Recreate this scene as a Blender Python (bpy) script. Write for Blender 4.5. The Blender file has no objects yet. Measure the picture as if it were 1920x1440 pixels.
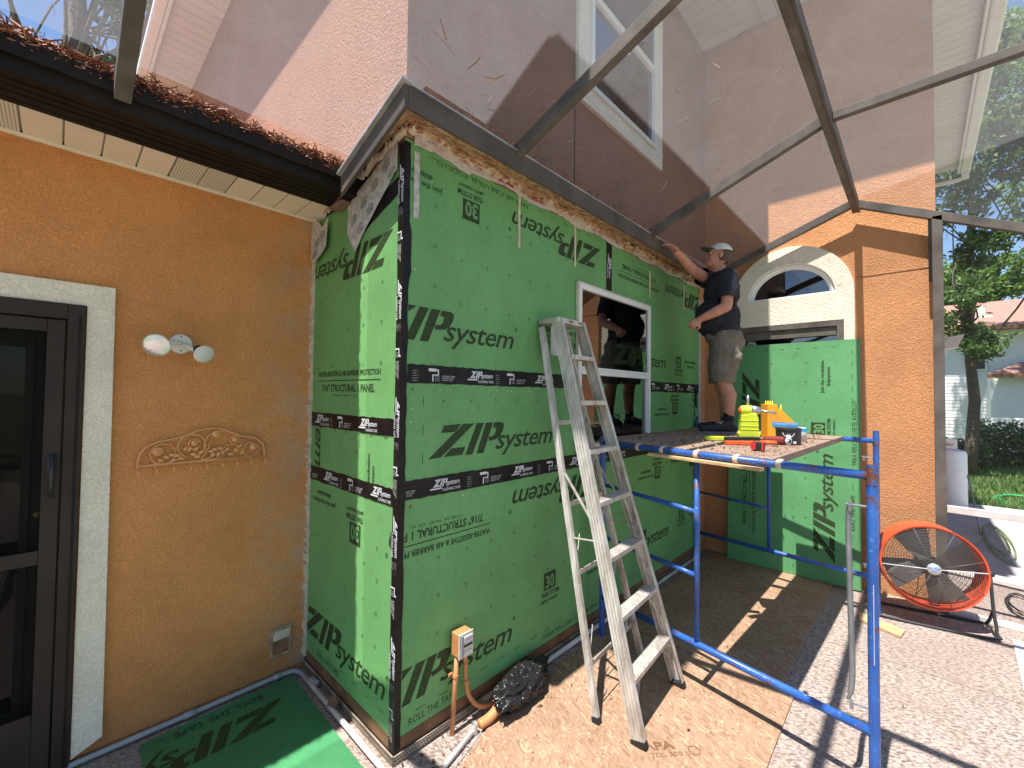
import bpy, bmesh, math, random
import numpy as np
from mathutils import Vector, Matrix, Euler
from math import radians, sin, cos, pi, tan, sqrt, atan2

C = bpy.context.scene.collection
S = bpy.context.scene
random.seed(7)
# ------------------------------------------------------------------ camera
cam_d = bpy.data.cameras.new('camera'); cam = bpy.data.objects.new('camera', cam_d); C.objects.link(cam)
yaw, pit, rol = radians(43.444), radians(1.527), radians(.677)
FW = Vector((cos(yaw)*cos(pit), sin(yaw)*cos(pit), sin(pit))); RT0 = Vector((sin(yaw), -cos(yaw), 0)); UP0 = RT0.cross(FW)
RT = RT0*cos(rol)+UP0*sin(rol); UPV = -RT0*sin(rol)+UP0*cos(rol)
M = Matrix(((RT.x, UPV.x, -FW.x), (RT.y, UPV.y, -FW.y), (RT.z, UPV.z, -FW.z))).to_4x4()
M.translation = Vector((-1.19, -1.899, 1.833)); cam.matrix_world = M
cam_d.sensor_width = 36; cam_d.lens = 36*806.04/1920; cam_d.clip_start = .05; cam_d.clip_end = 1500
S.camera = cam
# ------------------------------------------------------------------ light
w = bpy.data.worlds.new('World'); S.world = w; w.use_nodes = True
nt = w.node_tree; bgn = nt.nodes['Background']; sky = nt.nodes.new('ShaderNodeTexSky'); sky.sky_type = 'NISHITA'
SUN = Vector((-.355, .012, 1)).normalized()          # towards the sun
el = math.asin(SUN.z)
sky.sun_disc = False; sky.sun_elevation = el; sky.sun_rotation = math.atan2(SUN.x, SUN.y); sky.air_density = 1.0; sky.dust_density = .3; sky.ozone_density = 4.0
nt.links.new(sky.outputs[0], bgn.inputs[0]); bgn.inputs[1].default_value = .078
sl = bpy.data.lights.new('sun', 'SUN'); sl.energy = 5.0; sl.angle = radians(.5); sl.color = (1, .955, .89)
so = bpy.data.objects.new('sun', sl); C.objects.link(so); so.rotation_euler = SUN.to_track_quat('Z', 'Y').to_euler(); so.location = (0, 0, 30)
S.view_settings.view_transform = 'Standard'; S.view_settings.look = 'None'; S.view_settings.gamma = 1; S.view_settings.use_curve_mapping = False
S.view_settings.exposure = 1.42
S.render.engine = 'CYCLES'
S.cycles.transparent_max_bounces = 24; S.cycles.max_bounces = 8; S.cycles.diffuse_bounces = 4

# ------------------------------------------------------------------ materials
MATS = {}
def newmat(name):
    m = bpy.data.materials.new(name); m.use_nodes = True; MATS[name] = m
    return m, m.node_tree, m.node_tree.nodes['Principled BSDF']
def N(t, kind, **kw):
    n = t.nodes.new(kind)
    for k, v in kw.items(): setattr(n, k, v)
    return n
def coord(t, scale=(1, 1, 1), rot=(0, 0, 0)):
    tc = N(t, 'ShaderNodeTexCoord'); mp = N(t, 'ShaderNodeMapping'); mp.inputs['Scale'].default_value = scale; mp.inputs['Rotation'].default_value = rot
    geo = N(t, 'ShaderNodeNewGeometry'); t.links.new(geo.outputs['Position'], mp.inputs[0]); return mp.outputs[0]
def rcoord(t, scale=(1, 1, 1), rot=(0, 0, 0)):      # rotate first, then stretch
    geo = N(t, 'ShaderNodeNewGeometry'); mp = N(t, 'ShaderNodeMapping', vector_type='TEXTURE'); mp.inputs['Rotation'].default_value = rot
    mp.inputs['Scale'].default_value = tuple(1/q for q in scale); t.links.new(geo.outputs['Position'], mp.inputs[0]); return mp.outputs[0]
def noise(t, v, scale, detail=4, rough=.55, dist=0):
    n = N(t, 'ShaderNodeTexNoise'); n.inputs['Scale'].default_value = scale; n.inputs['Detail'].default_value = detail
    n.inputs['Roughness'].default_value = rough; n.inputs['Distortion'].default_value = dist
    if v is not None: t.links.new(v, n.inputs['Vector'])
    return n.outputs['Fac']
def ramp(t, f, stops):
    r = N(t, 'ShaderNodeValToRGB'); e = r.color_ramp.elements
    while len(e) < len(stops): e.new(.5)
    for i, (p, c) in enumerate(stops):
        e[i].position = p; e[i].color = (*c, 1) if len(c) == 3 else c
    t.links.new(f, r.inputs[0]); return r.outputs[0]
def mix(t, f, a, b, mode='MIX'):
    n = N(t, 'ShaderNodeMix', data_type='RGBA', blend_type=mode)
    for s, x in ((0, f), (6, a), (7, b)):
        if isinstance(x, (int, float)): n.inputs[s].default_value = x
        elif isinstance(x, tuple): n.inputs[s].default_value = (*x, 1)
        else: t.links.new(x, n.inputs[s])
    return n.outputs[2]
def bump(t, p, h, strength=.5, dist=.01):
    b = N(t, 'ShaderNodeBump'); b.inputs['Strength'].default_value = strength; b.inputs['Distance'].default_value = dist
    t.links.new(h, b.inputs['Height']); t.links.new(b.outputs[0], p.inputs['Normal']); return b
def mth(t, op, a, b=0.):
    n = N(t, 'ShaderNodeMath', operation=op)
    for i, x in enumerate((a, b)):
        if isinstance(x, (int, float)): n.inputs[i].default_value = x
        else: t.links.new(x, n.inputs[i])
    return n.outputs[0]
def plain(name, col, rough=.6, metal=0., var=.18, vs=9., bs=0., bscale=60., bd=.002, spec=.5):
    m, t, p = newmat(name); v = coord(t)
    f = noise(t, v, vs, 5)
    a = tuple(c*(1-var) for c in col); b = tuple(min(1, c*(1+var)) for c in col)
    t.links.new(ramp(t, f, [(.3, a), (.7, b)]), p.inputs['Base Color'])
    p.inputs['Roughness'].default_value = rough; p.inputs['Metallic'].default_value = metal; p.inputs['Specular IOR Level'].default_value = spec
    if bs: bump(t, p, noise(t, v, bscale, 3), bs, bd)
    return m
def stucco(name, col, stain=None, depth=.006, chalk=False, scale=70):
    m, t, p = newmat(name); v = coord(t)
    big = noise(t, v, 1.7, 5, .6); mid = noise(t, v, 14, 4)
    c1 = ramp(t, big, [(.3, tuple(c*.82 for c in col)), (.7, tuple(min(1, c*1.08) for c in col))])
    c2 = mix(t, ramp(t, mid, [(.35, (0, 0, 0)), (.75, (.35, .35, .35))]), c1, tuple(min(1, c*1.25+.01) for c in col))
    tex = noise(t, v, scale, 3, .5, .6)
    c2 = mix(t, ramp(t, tex, [(.40, (.28, .28, .28)), (.58, (0, 0, 0))]), c2, tuple(c*.62 for c in col))
    if chalk:      # cement dust and scuffs left where the old bump-out stucco was cut away at the inside corner
        geo = N(t, 'ShaderNodeNewGeometry'); sp = N(t, 'ShaderNodeSeparateXYZ'); t.links.new(geo.outputs['Position'], sp.inputs[0])
        g = N(t, 'ShaderNodeMapRange'); g.inputs[1].default_value = -.42; g.inputs[2].default_value = .0; t.links.new(sp.outputs[0], g.inputs[0])
        f = mth(t, 'MULTIPLY', g.outputs[0], ramp(t, noise(t, v, 4.5, 7, .7), [(.42, (0, 0, 0)), (.62, (1, 1, 1))]))
        c2 = mix(t, mth(t, 'MULTIPLY', f, .62), c2, (.46, .38, .30))
        g2 = N(t, 'ShaderNodeMapRange'); g2.inputs[1].default_value = .55; g2.inputs[2].default_value = .0; t.links.new(sp.outputs[2], g2.inputs[0])
        f2 = mth(t, 'MULTIPLY', g2.outputs[0], noise(t, v, 3, 5))
        c2 = mix(t, mth(t, 'MULTIPLY', f2, .8), c2, (.17, .09, .045))
    if stain:
        f = ramp(t, noise(t, v, 2.6, 7, .7, 1.0), [(.58, (0, 0, 0)), (.72, (1, 1, 1))])
        c2 = mix(t, mth(t, 'MULTIPLY', f, .5), c2, stain)
    t.links.new(c2, p.inputs['Base Color']); p.inputs['Roughness'].default_value = .9; p.inputs['Specular IOR Level'].default_value = .2
    hh = mix(t, .35, ramp(t, tex, [(.36, (0, 0, 0)), (.6, (1, 1, 1))]), noise(t, v, scale*2.6, 3))
    bump(t, p, hh, .85, depth)
    return m
stucco('orange_stucco', (.68, .295, .108), chalk=True, scale=85)
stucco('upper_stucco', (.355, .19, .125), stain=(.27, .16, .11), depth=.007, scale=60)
stucco('arch_stucco', (.55, .262, .122), depth=.0045, scale=70)
stucco('white_stucco', (.84, .75, .62), depth=.0045, scale=80)
def sheathing(name, col, rough=.55):
    m, t, p = newmat(name); v = coord(t)
    f = noise(t, v, 2.2, 4)
    c = ramp(t, f, [(.3, tuple(x*.86 for x in col)), (.7, tuple(x*1.1 for x in col))])
    fl = N(t, 'ShaderNodeTexVoronoi', feature='SMOOTH_F1'); fl.inputs['Scale'].default_value = 26; t.links.new(coord(t, (1.6, 1.6, .7), (.3, .5, .4)), fl.inputs['Vector'])
    g = mix(t, .5, noise(t, v, 55, 5, .65, 1.6), fl.outputs['Distance'])
    scr = ramp(t, noise(t, coord(t, (3, 3, .35)), 9, 8, .75), [(.66, (0, 0, 0)), (.74, (1, 1, 1))])
    c = mix(t, mth(t, 'MULTIPLY', scr, .22), c, (.26, .36, .16))
    c = mix(t, ramp(t, g, [(.25, (.28, .28, .28)), (.45, (0, 0, 0))]), c, tuple(x*.6 for x in col))
    t.links.new(c, p.inputs['Base Color']); p.inputs['Roughness'].default_value = rough; p.inputs['Specular IOR Level'].default_value = .3
    bump(t, p, g, .35, .003); return m
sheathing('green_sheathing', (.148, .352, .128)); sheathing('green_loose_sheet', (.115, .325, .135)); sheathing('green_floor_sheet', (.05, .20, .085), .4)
def osb(name, base, light, dark):
    m, t, p = newmat(name); cur = None; hs = None
    v0 = coord(t)
    dn = N(t, 'ShaderNodeTexNoise'); dn.inputs['Scale'].default_value = 6; t.links.new(v0, dn.inputs['Vector'])
    for i, (rz, sc) in enumerate(((.15, 100), (.85, 86), (1.5, 108), (2.1, 80), (2.75, 94))):
        vv = rcoord(t, (1, .28, .6), (0, 0, rz))
        a = N(t, 'ShaderNodeVectorMath', operation='MULTIPLY_ADD'); t.links.new(dn.outputs['Color'], a.inputs[0]); a.inputs[1].default_value = (.06, .06, .06); t.links.new(vv, a.inputs[2])
        vo = N(t, 'ShaderNodeTexVoronoi'); vo.inputs['Scale'].default_value = sc; t.links.new(a.outputs[0], vo.inputs['Vector'])
        sp = N(t, 'ShaderNodeSeparateColor'); t.links.new(vo.outputs['Color'], sp.inputs[0])
        colr = ramp(t, sp.outputs[0], [(0, dark), (.3, base), (.72, base), (1, light)])
        if cur is None: cur, hs = colr, sp.outputs[1]
        else:
            msk = ramp(t, sp.outputs[2], [(.44, (0, 0, 0)), (.5, (1, 1, 1))]); cur = mix(t, msk, cur, colr)
            hs = mix(t, msk, hs, sp.outputs[1])
    cur = mix(t, .15, cur, base)
    st = ramp(t, noise(t, v0, 1.6, 6, .65), [(.45, (1, 1, 1)), (.75, (.68, .62, .56))]); cur = mix(t, .8, cur, st, 'MULTIPLY')
    t.links.new(cur, p.inputs['Base Color']); p.inputs['Roughness'].default_value = .75
    bump(t, p, mix(t, .4, hs, noise(t, v0, 160, 4)), .35, .0025); return m
osb('osb', (.33, .205, .13), (.46, .33, .215), (.22, .12, .07))
osb('plank_wood', (.27, .19, .145), (.38, .28, .21), (.15, .095, .065))
m, t, p = newmat('deck_coating'); v = coord(t)      # pinkish textured patio coating with grey speckle
n1 = noise(t, rcoord(t, (1, .5, 1), (0, 0, .5)), 74, 4, .6, .5); big = noise(t, v, 1.3, 5, .6)
c = ramp(t, n1, [(.34, (.105, .078, .066)), (.46, (.25, .198, .172)), (.57, (.41, .345, .305))])
c = mix(t, ramp(t, big, [(.35, (.5, .5, .5)), (.65, (0, 0, 0))]), c, (.22, .155, .125))
vo = noise(t, v, 120, 2); c = mix(t, ramp(t, vo, [(.70, (0, 0, 0)), (.76, (.6, .6, .6))]), c, (.16, .12, .12))
t.links.new(c, p.inputs['Base Color']); p.inputs['Roughness'].default_value = .8; bump(t, p, n1, .5, .004)
def printed(name, col, lo=.36):
    m, t, p = newmat(name); v = coord(t)
    f = ramp(t, noise(t, v, 70, 6, .75, 1), [(lo, (1, 1, 1)), (lo+.2, (0, 0, 0))])
    f2 = noise(t, v, 4, 4)
    c = mix(t, mth(t, 'MULTIPLY', f, .55), col, (.07, .13, .05))
    t.links.new(c, p.inputs['Base Color']); p.inputs['Roughness'].default_value = .6; p.inputs['Specular IOR Level'].default_value = .2
printed('black_print', (.026, .040, .016))
plain('faint_print', (.032, .075, .025), .7)
plain('white_print', (.62, .62, .66), .5)
plain('red_print', (.50, .03, .03), .5)
plain('green_knockout', (.12, .29, .10), .6)
m, t, p = newmat('black_tape'); v = coord(t)
t.links.new(ramp(t, noise(t, v, 9, 6, .7), [(.4, (.006, .005, .006)), (.62, (.015, .012, .011)), (.8, (.05, .036, .028))]), p.inputs['Base Color']); p.inputs['Roughness'].default_value = .42; p.inputs['Specular IOR Level'].default_value = .25
bump(t, p, noise(t, coord(t, (1, 1, 2.2)), 22, 6, .7, 1.2), .55, .006)
plain('bronze', (.032, .022, .018), .5, .0, .25, 6, spec=.25)
plain('dark_bronze', (.014, .010, .008), .6, 0, .4, 5, .3, 40, spec=.2)
plain('cage_metal', (.115, .100, .088), .6, .0, .35, 5, .15, 60, spec=.25)
plain('fascia_metal', (.10, .082, .070), .6, .0, .35, 4, .2, 30, spec=.25)
plain('drip_metal', (.50, .49, .50), .35, .5, .25, 8)
plain('soffit_cream', (.80, .70, .55), .6, 0, .04, 3)
plain('soffit_white', (.60, .58, .53), .65, 0, .08, 3)
plain('white_vinyl', (.76, .76, .74), .4, 0, .06, 4)
plain('aged_vinyl', (.62, .58, .50), .5, 0, .2, 12)
plain('white_lamp', (.72, .69, .62), .4, 0, .06, 4)
plain('pvc_grey', (.27, .28, .30), .5, 0, .2, 6)
plain('pvc_white', (.62, .58, .54), .5, 0, .25, 6)
plain('painted_orange_pipe', (.52, .22, .085), .55, 0, .15, 9)
plain('rack_paint', (.70, .33, .135), .6, 0, .12, 20)
plain('mesh_metal', (.36, .30, .23), .5, .3, .4, 10)
plain('brown_wood', (.17, .085, .04), .8, 0, .45, 8, .4, 30)
plain('raw_plaster', (.58, .49, .38), .95, 0, .25, 10, .8, 50, .006)
plain('patch_mortar', (.36, .24, .16), .95, 0, .4, 22, .8, 60, .008)
plain('concrete', (.33, .31, .30), .85, 0, .18, 3, .4, 60, .003)
plain('cut_wood', (.50, .33, .17), .7, 0, .25, 14, .2, 40)
plain('black_rubber', (.012, .012, .012), .6)
plain('black_plastic', (.02, .02, .022), .45)
m, t, p = newmat('bag_plastic'); v = coord(t); p.inputs['Base Color'].default_value = (.014, .013, .014, 1); p.inputs['Roughness'].default_value = .22; bump(t, p, noise(t, v, 17, 3, .5, 2.0), .8, .02)
m, t, p = newmat('ladder_metal'); v = coord(t)
c = ramp(t, noise(t, coord(t, (1, 1, .3)), 14, 7, .7), [(.3, (.28, .23, .18)), (.5, (.52, .48, .43)), (.68, (.68, .65, .60))])
c = mix(t, ramp(t, noise(t, v, 9, 8, .8), [(.62, (0, 0, 0)), (.68, (.8, .8, .8))]), c, (.66, .56, .44))
c = mix(t, ramp(t, noise(t, v, 23, 6, .8), [(.62, (0, 0, 0)), (.70, (.8, .8, .8))]), c, (.20, .13, .08))
t.links.new(c, p.inputs['Base Color']); p.inputs['Metallic'].default_value = .35; p.inputs['Roughness'].default_value = .45; bump(t, p, noise(t, v, 60, 4), .2, .002)
for bn, lo_ in (('scaffold_blue', .56), ('rusty_blue', .46)):
  m, t, p = newmat(bn); v = coord(t)
  c = ramp(t, noise(t, v, 3.5, 5), [(.3, (.012, .065, .26)), (.7, (.03, .13, .46))])
  c = mix(t, ramp(t, noise(t, v, 16, 7, .75), [(lo_, (0, 0, 0)), (lo_+.05, (1, 1, 1))]), c, (.13, .045, .028))
  c = mix(t, ramp(t, noise(t, v, 55, 4, .8), [(.60, (0, 0, 0)), (.68, (.7, .7, .7))]), c, (.34, .38, .44))
  t.links.new(c, p.inputs['Base Color']); p.inputs['Roughness'].default_value = .38; bump(t, p, noise(t, v, 50, 5), .2, .002)
plain('galvanised', (.24, .25, .26), .45, .5, .2, 10)
plain('rust', (.17, .065, .04), .8, 0, .4, 20)
plain('fan_orange', (.66, .085, .032), .4, 0, .12, 6)
plain('fan_black', (.025, .025, .025), .45)
plain('grille_grey', (.10, .095, .09), .5)
plain('fan_blade', (.11, .095, .085), .5, .2, .15, 6)
plain('teal', (.01, .42, .42), .5)
plain('lime', (.52, .60, .03), .5, 0, .12, 9)
plain('orange_box', (.85, .34, .012), .6, 0, .05, 5)
plain('label_blue', (.03, .27, .60), .5)
plain('yellow_nozzle', (.85, .62, .01), .4)
plain('red_plastic', (.62, .02, .025), .35)
plain('orange_plastic', (.80, .10, .02), .4)
plain('maroon', (.20, .03, .02), .5)
plain('cardboard', (.42, .30, .19), .8)
plain('clear_plastic', (.55, .55, .52), .3)
plain('steel', (.45, .45, .45), .3, .8, .1)
plain('skin', (.50, .225, .155), .5, 0, .16, 16, .15, 60)
plain('hair', (.10, .07, .055), .8)
plain('shirt', (.012, .013, .021), .85, 0, .3, 20, .3, 90)
m, t, p = newmat('shorts'); v = coord(t); t.links.new(ramp(t, noise(t, v, 8, 5), [(.3, (.13, .108, .085)), (.7, (.21, .175, .14))]), p.inputs['Base Color']); p.inputs['Roughness'].default_value = .9; bump(t, p, noise(t, coord(t, (1, 1, .4)), 16, 5, .6, 1), .8, .02)
plain('cap_white', (.60, .63, .57), .85, 0, .2, 25, .4, 60)
plain('cap_grey', (.10, .115, .10), .85)
plain('sock', (.012, .012, .016), .9)
plain('shoe', (.014, .015, .022), .6); plain('shoe_trim', (.16, .17, .20), .6)
plain('eye_white', (.6, .56, .5), .3); plain('eye_dark', (.02, .012, .008), .2); plain('lips', (.30, .09, .07), .5)
plain('bark', (.085, .064, .048), .9, 0, .35, 7, .8, 18, .03)
plain('pine_bark', (.155, .115, .092), .9, 0, .4, 6, .8, 9, .04)
plain('needles_brown', (.22, .095, .045), .8, 0, .5, 40)
plain('stone_wood', (.20, .12, .09), .9)
plain('siding_white', (.70, .70, .70), .6, 0, .05)
plain('tank_white', (.72, .71, .69), .45, 0, .05)
plain('hose_green', (.02, .33, .10), .4)
plain('rail_white', (.62, .60, .57), .5, .1, .15, 6)
plain('cord_green', (.16, .24, .10), .5)
plain('cord_black', (.02, .02, .02), .5)
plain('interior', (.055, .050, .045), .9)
plain('interior_wall', (.30, .27, .23), .9)
plain('door_olive', (.115, .11, .075), .5, 0, .1)
plain('brass', (.55, .42, .20), .3, .8)
m, t, p = newmat('shingles'); v = coord(t, (2, 2, 2)); br = N(t, 'ShaderNodeTexBrick'); br.inputs['Scale'].default_value = 1.6
c = mix(t, noise(t, coord(t), 3, 6, .7), (.20, .095, .07), (.36, .20, .16)); t.links.new(c, p.inputs['Base Color']); p.inputs['Roughness'].default_value = .95
m, t, p = newmat('grass_ground'); v = coord(t); t.links.new(ramp(t, noise(t, v, 3, 8, .7), [(.35, (.045, .085, .02)), (.55, (.09, .13, .035)), (.72, (.22, .18, .09))]), p.inputs['Base Color']); p.inputs['Roughness'].default_value = 1
def leafmat(name, a, b, c_):
    m, t, p = newmat(name); geo = N(t, 'ShaderNodeNewGeometry')
    col = ramp(t, geo.outputs['Random Per Island'], [(0, a), (.5, b), (1, c_)])
    t.links.new(col, p.inputs['Base Color']); p.inputs['Roughness'].default_value = .5; p.inputs['Specular IOR Level'].default_value = .35
    tr = N(t, 'ShaderNodeBsdfTranslucent'); t.links.new(mix(t, 1., col, (1.3, 1.5, .7), 'MULTIPLY'), tr.inputs[0])
    ms = N(t, 'ShaderNodeMixShader'); ms.inputs[0].default_value = .35; out = t.nodes['Material Output']
    t.links.new(p.outputs[0], ms.inputs[1]); t.links.new(tr.outputs[0], ms.inputs[2]); t.links.new(ms.outputs[0], out.inputs[0])
leafmat('leaf_oak', (.035, .075, .022), (.07, .125, .035), (.12, .19, .055))
leafmat('leaf_mid', (.045, .09, .028), (.085, .145, .045), (.15, .22, .075))
leafmat('leaf_light', (.07, .13, .03), (.12, .20, .05), (.19, .27, .08))
leafmat('leaf_hedge', (.03, .07, .02), (.06, .11, .03), (.13, .16, .06))
leafmat('pine_needles_green', (.05, .085, .035), (.08, .12, .05), (.12, .16, .07))
leafmat('grass_blade', (.06, .13, .03), (.11, .19, .05), (.20, .25, .10))
m, t, p = newmat('needle_litter'); geo = N(t, 'ShaderNodeNewGeometry'); t.links.new(ramp(t, geo.outputs['Random Per Island'], [(0, (.05, .016, .008)), (.5, (.20, .062, .024)), (1, (.40, .17, .075))]), p.inputs['Base Color']); p.inputs['Roughness'].default_value = .7
m, t, p = newmat('debris_bits'); geo = N(t, 'ShaderNodeNewGeometry'); t.links.new(ramp(t, geo.outputs['Random Per Island'], [(0, (.03, .018, .012)), (.5, (.12, .06, .035)), (1, (.42, .30, .20))]), p.inputs['Base Color'])
# insect screen cloth: mostly open, grey threads lit by the sun, dusty streaks
m, t, p = newmat('insect_screen'); v = coord(t)
for n in list(t.nodes):
    if n.type == 'BSDF_PRINCIPLED': t.nodes.remove(n)
tr = N(t, 'ShaderNodeBsdfTransparent'); tr.inputs[0].default_value = (1, 1, 1, 1)
df = N(t, 'ShaderNodeBsdfDiffuse'); df.inputs[0].default_value = (.10, .095, .09, 1)
tl = N(t, 'ShaderNodeBsdfTranslucent'); tl.inputs[0].default_value = (.31, .31, .33, 1)
a = N(t, 'ShaderNodeMixShader'); a.inputs[0].default_value = .5; t.links.new(df.outputs[0], a.inputs[1]); t.links.new(tl.outputs[0], a.inputs[2])
f = N(t, 'ShaderNodeMapRange'); f.inputs[1].default_value = .3; f.inputs[2].default_value = .8; f.inputs[3].default_value = .20; f.inputs[4].default_value = .36
t.links.new(mix(t, .4, noise(t, v, 2.5, 6, .65, 1), noise(t, v, 14, 6, .7, 2)), f.inputs[0])
ms = N(t, 'ShaderNodeMixShader'); t.links.new(f.outputs[0], ms.inputs[0]); t.links.new(tr.outputs[0], ms.inputs[1]); t.links.new(a.outputs[0], ms.inputs[2]); t.links.new(ms.outputs[0], t.nodes['Material Output'].inputs[0])
m2 = m.copy(); m2.name = 'side_screen'; MATS['side_screen'] = m2
for n in m2.node_tree.nodes:
    if n.type == 'MAP_RANGE': n.inputs[3].default_value = .07; n.inputs[4].default_value = .12
m3 = m.copy(); m3.name = 'dark_screen'; MATS['dark_screen'] = m3
for n in m3.node_tree.nodes:
    if n.type == 'MAP_RANGE': n.inputs[3].default_value = .45; n.inputs[4].default_value = .55
    if n.type == 'BSDF_DIFFUSE': n.inputs[0].default_value = (.02, .018, .016, 1)
    if n.type == 'BSDF_TRANSLUCENT': n.inputs[0].default_value = (.01, .01, .01, 1)
def glassmat(name, tint, base=.04):
    m, t, p = newmat(name)
    t.nodes.remove(p); tr = N(t, 'ShaderNodeBsdfTransparent'); tr.inputs[0].default_value = (*tint, 1)
    gl = N(t, 'ShaderNodeBsdfGlossy'); gl.inputs['Roughness'].default_value = .015; gl.inputs[0].default_value = (.95, .97, 1, 1)
    fr = N(t, 'ShaderNodeFresnel'); fr.inputs[0].default_value = 1.5
    v = coord(t); bm = N(t, 'ShaderNodeBump'); bm.inputs['Strength'].default_value = .06; bm.inputs['Distance'].default_value = .02; t.links.new(noise(t, v, 2.5, 1), bm.inputs['Height']); t.links.new(bm.outputs[0], gl.inputs['Normal'])
    fa = mth(t, 'ADD', fr.outputs[0], base)
    ms = N(t, 'ShaderNodeMixShader'); t.links.new(fa, ms.inputs[0]); t.links.new(tr.outputs[0], ms.inputs[1]); t.links.new(gl.outputs[0], ms.inputs[2]); t.links.new(ms.outputs[0], t.nodes['Material Output'].inputs[0])
glassmat('window_glass', (.80, .80, .76), .09); glassmat('dark_glass', (.35, .36, .35), .12)
m, t, p = newmat('wrap_paper'); v = coord(t); t.links.new(ramp(t, noise(t, v, 30, 6), [(.35, (.36, .34, .32)), (.65, (.56, .55, .54))]), p.inputs['Base Color']); bump(t, p, noise(t, v, 25, 4), .6, .01)
m, t, p = newmat('flashing_tape'); v = coord(t)
c = ramp(t, noise(t, coord(t, (1, 1, 3)), 12, 7, .75), [(.35, (.42, .24, .20)), (.5, (.55, .50, .50)), (.64, (.50, .40, .40)), (.75, (.50, .14, .12))])
t.links.new(c, p.inputs['Base Color']); p.inputs['Roughness'].default_value = .45; bump(t, p, noise(t, v, 25, 5, .7, 1), .6, .012)
m, t, p = newmat('vented_soffit'); v = coord(t, (1, 1, 1)); vo = N(t, 'ShaderNodeTexVoronoi'); vo.inputs['Scale'].default_value = 85; vo.inputs['Randomness'].default_value = 0.; t.links.new(v, vo.inputs['Vector'])
t.links.new(ramp(t, vo.outputs['Distance'], [(.25, (.12, .10, .08)), (.34, (.72, .66, .54))]), p.inputs['Base Color']); p.inputs['Roughness'].default_value = .6

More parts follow.
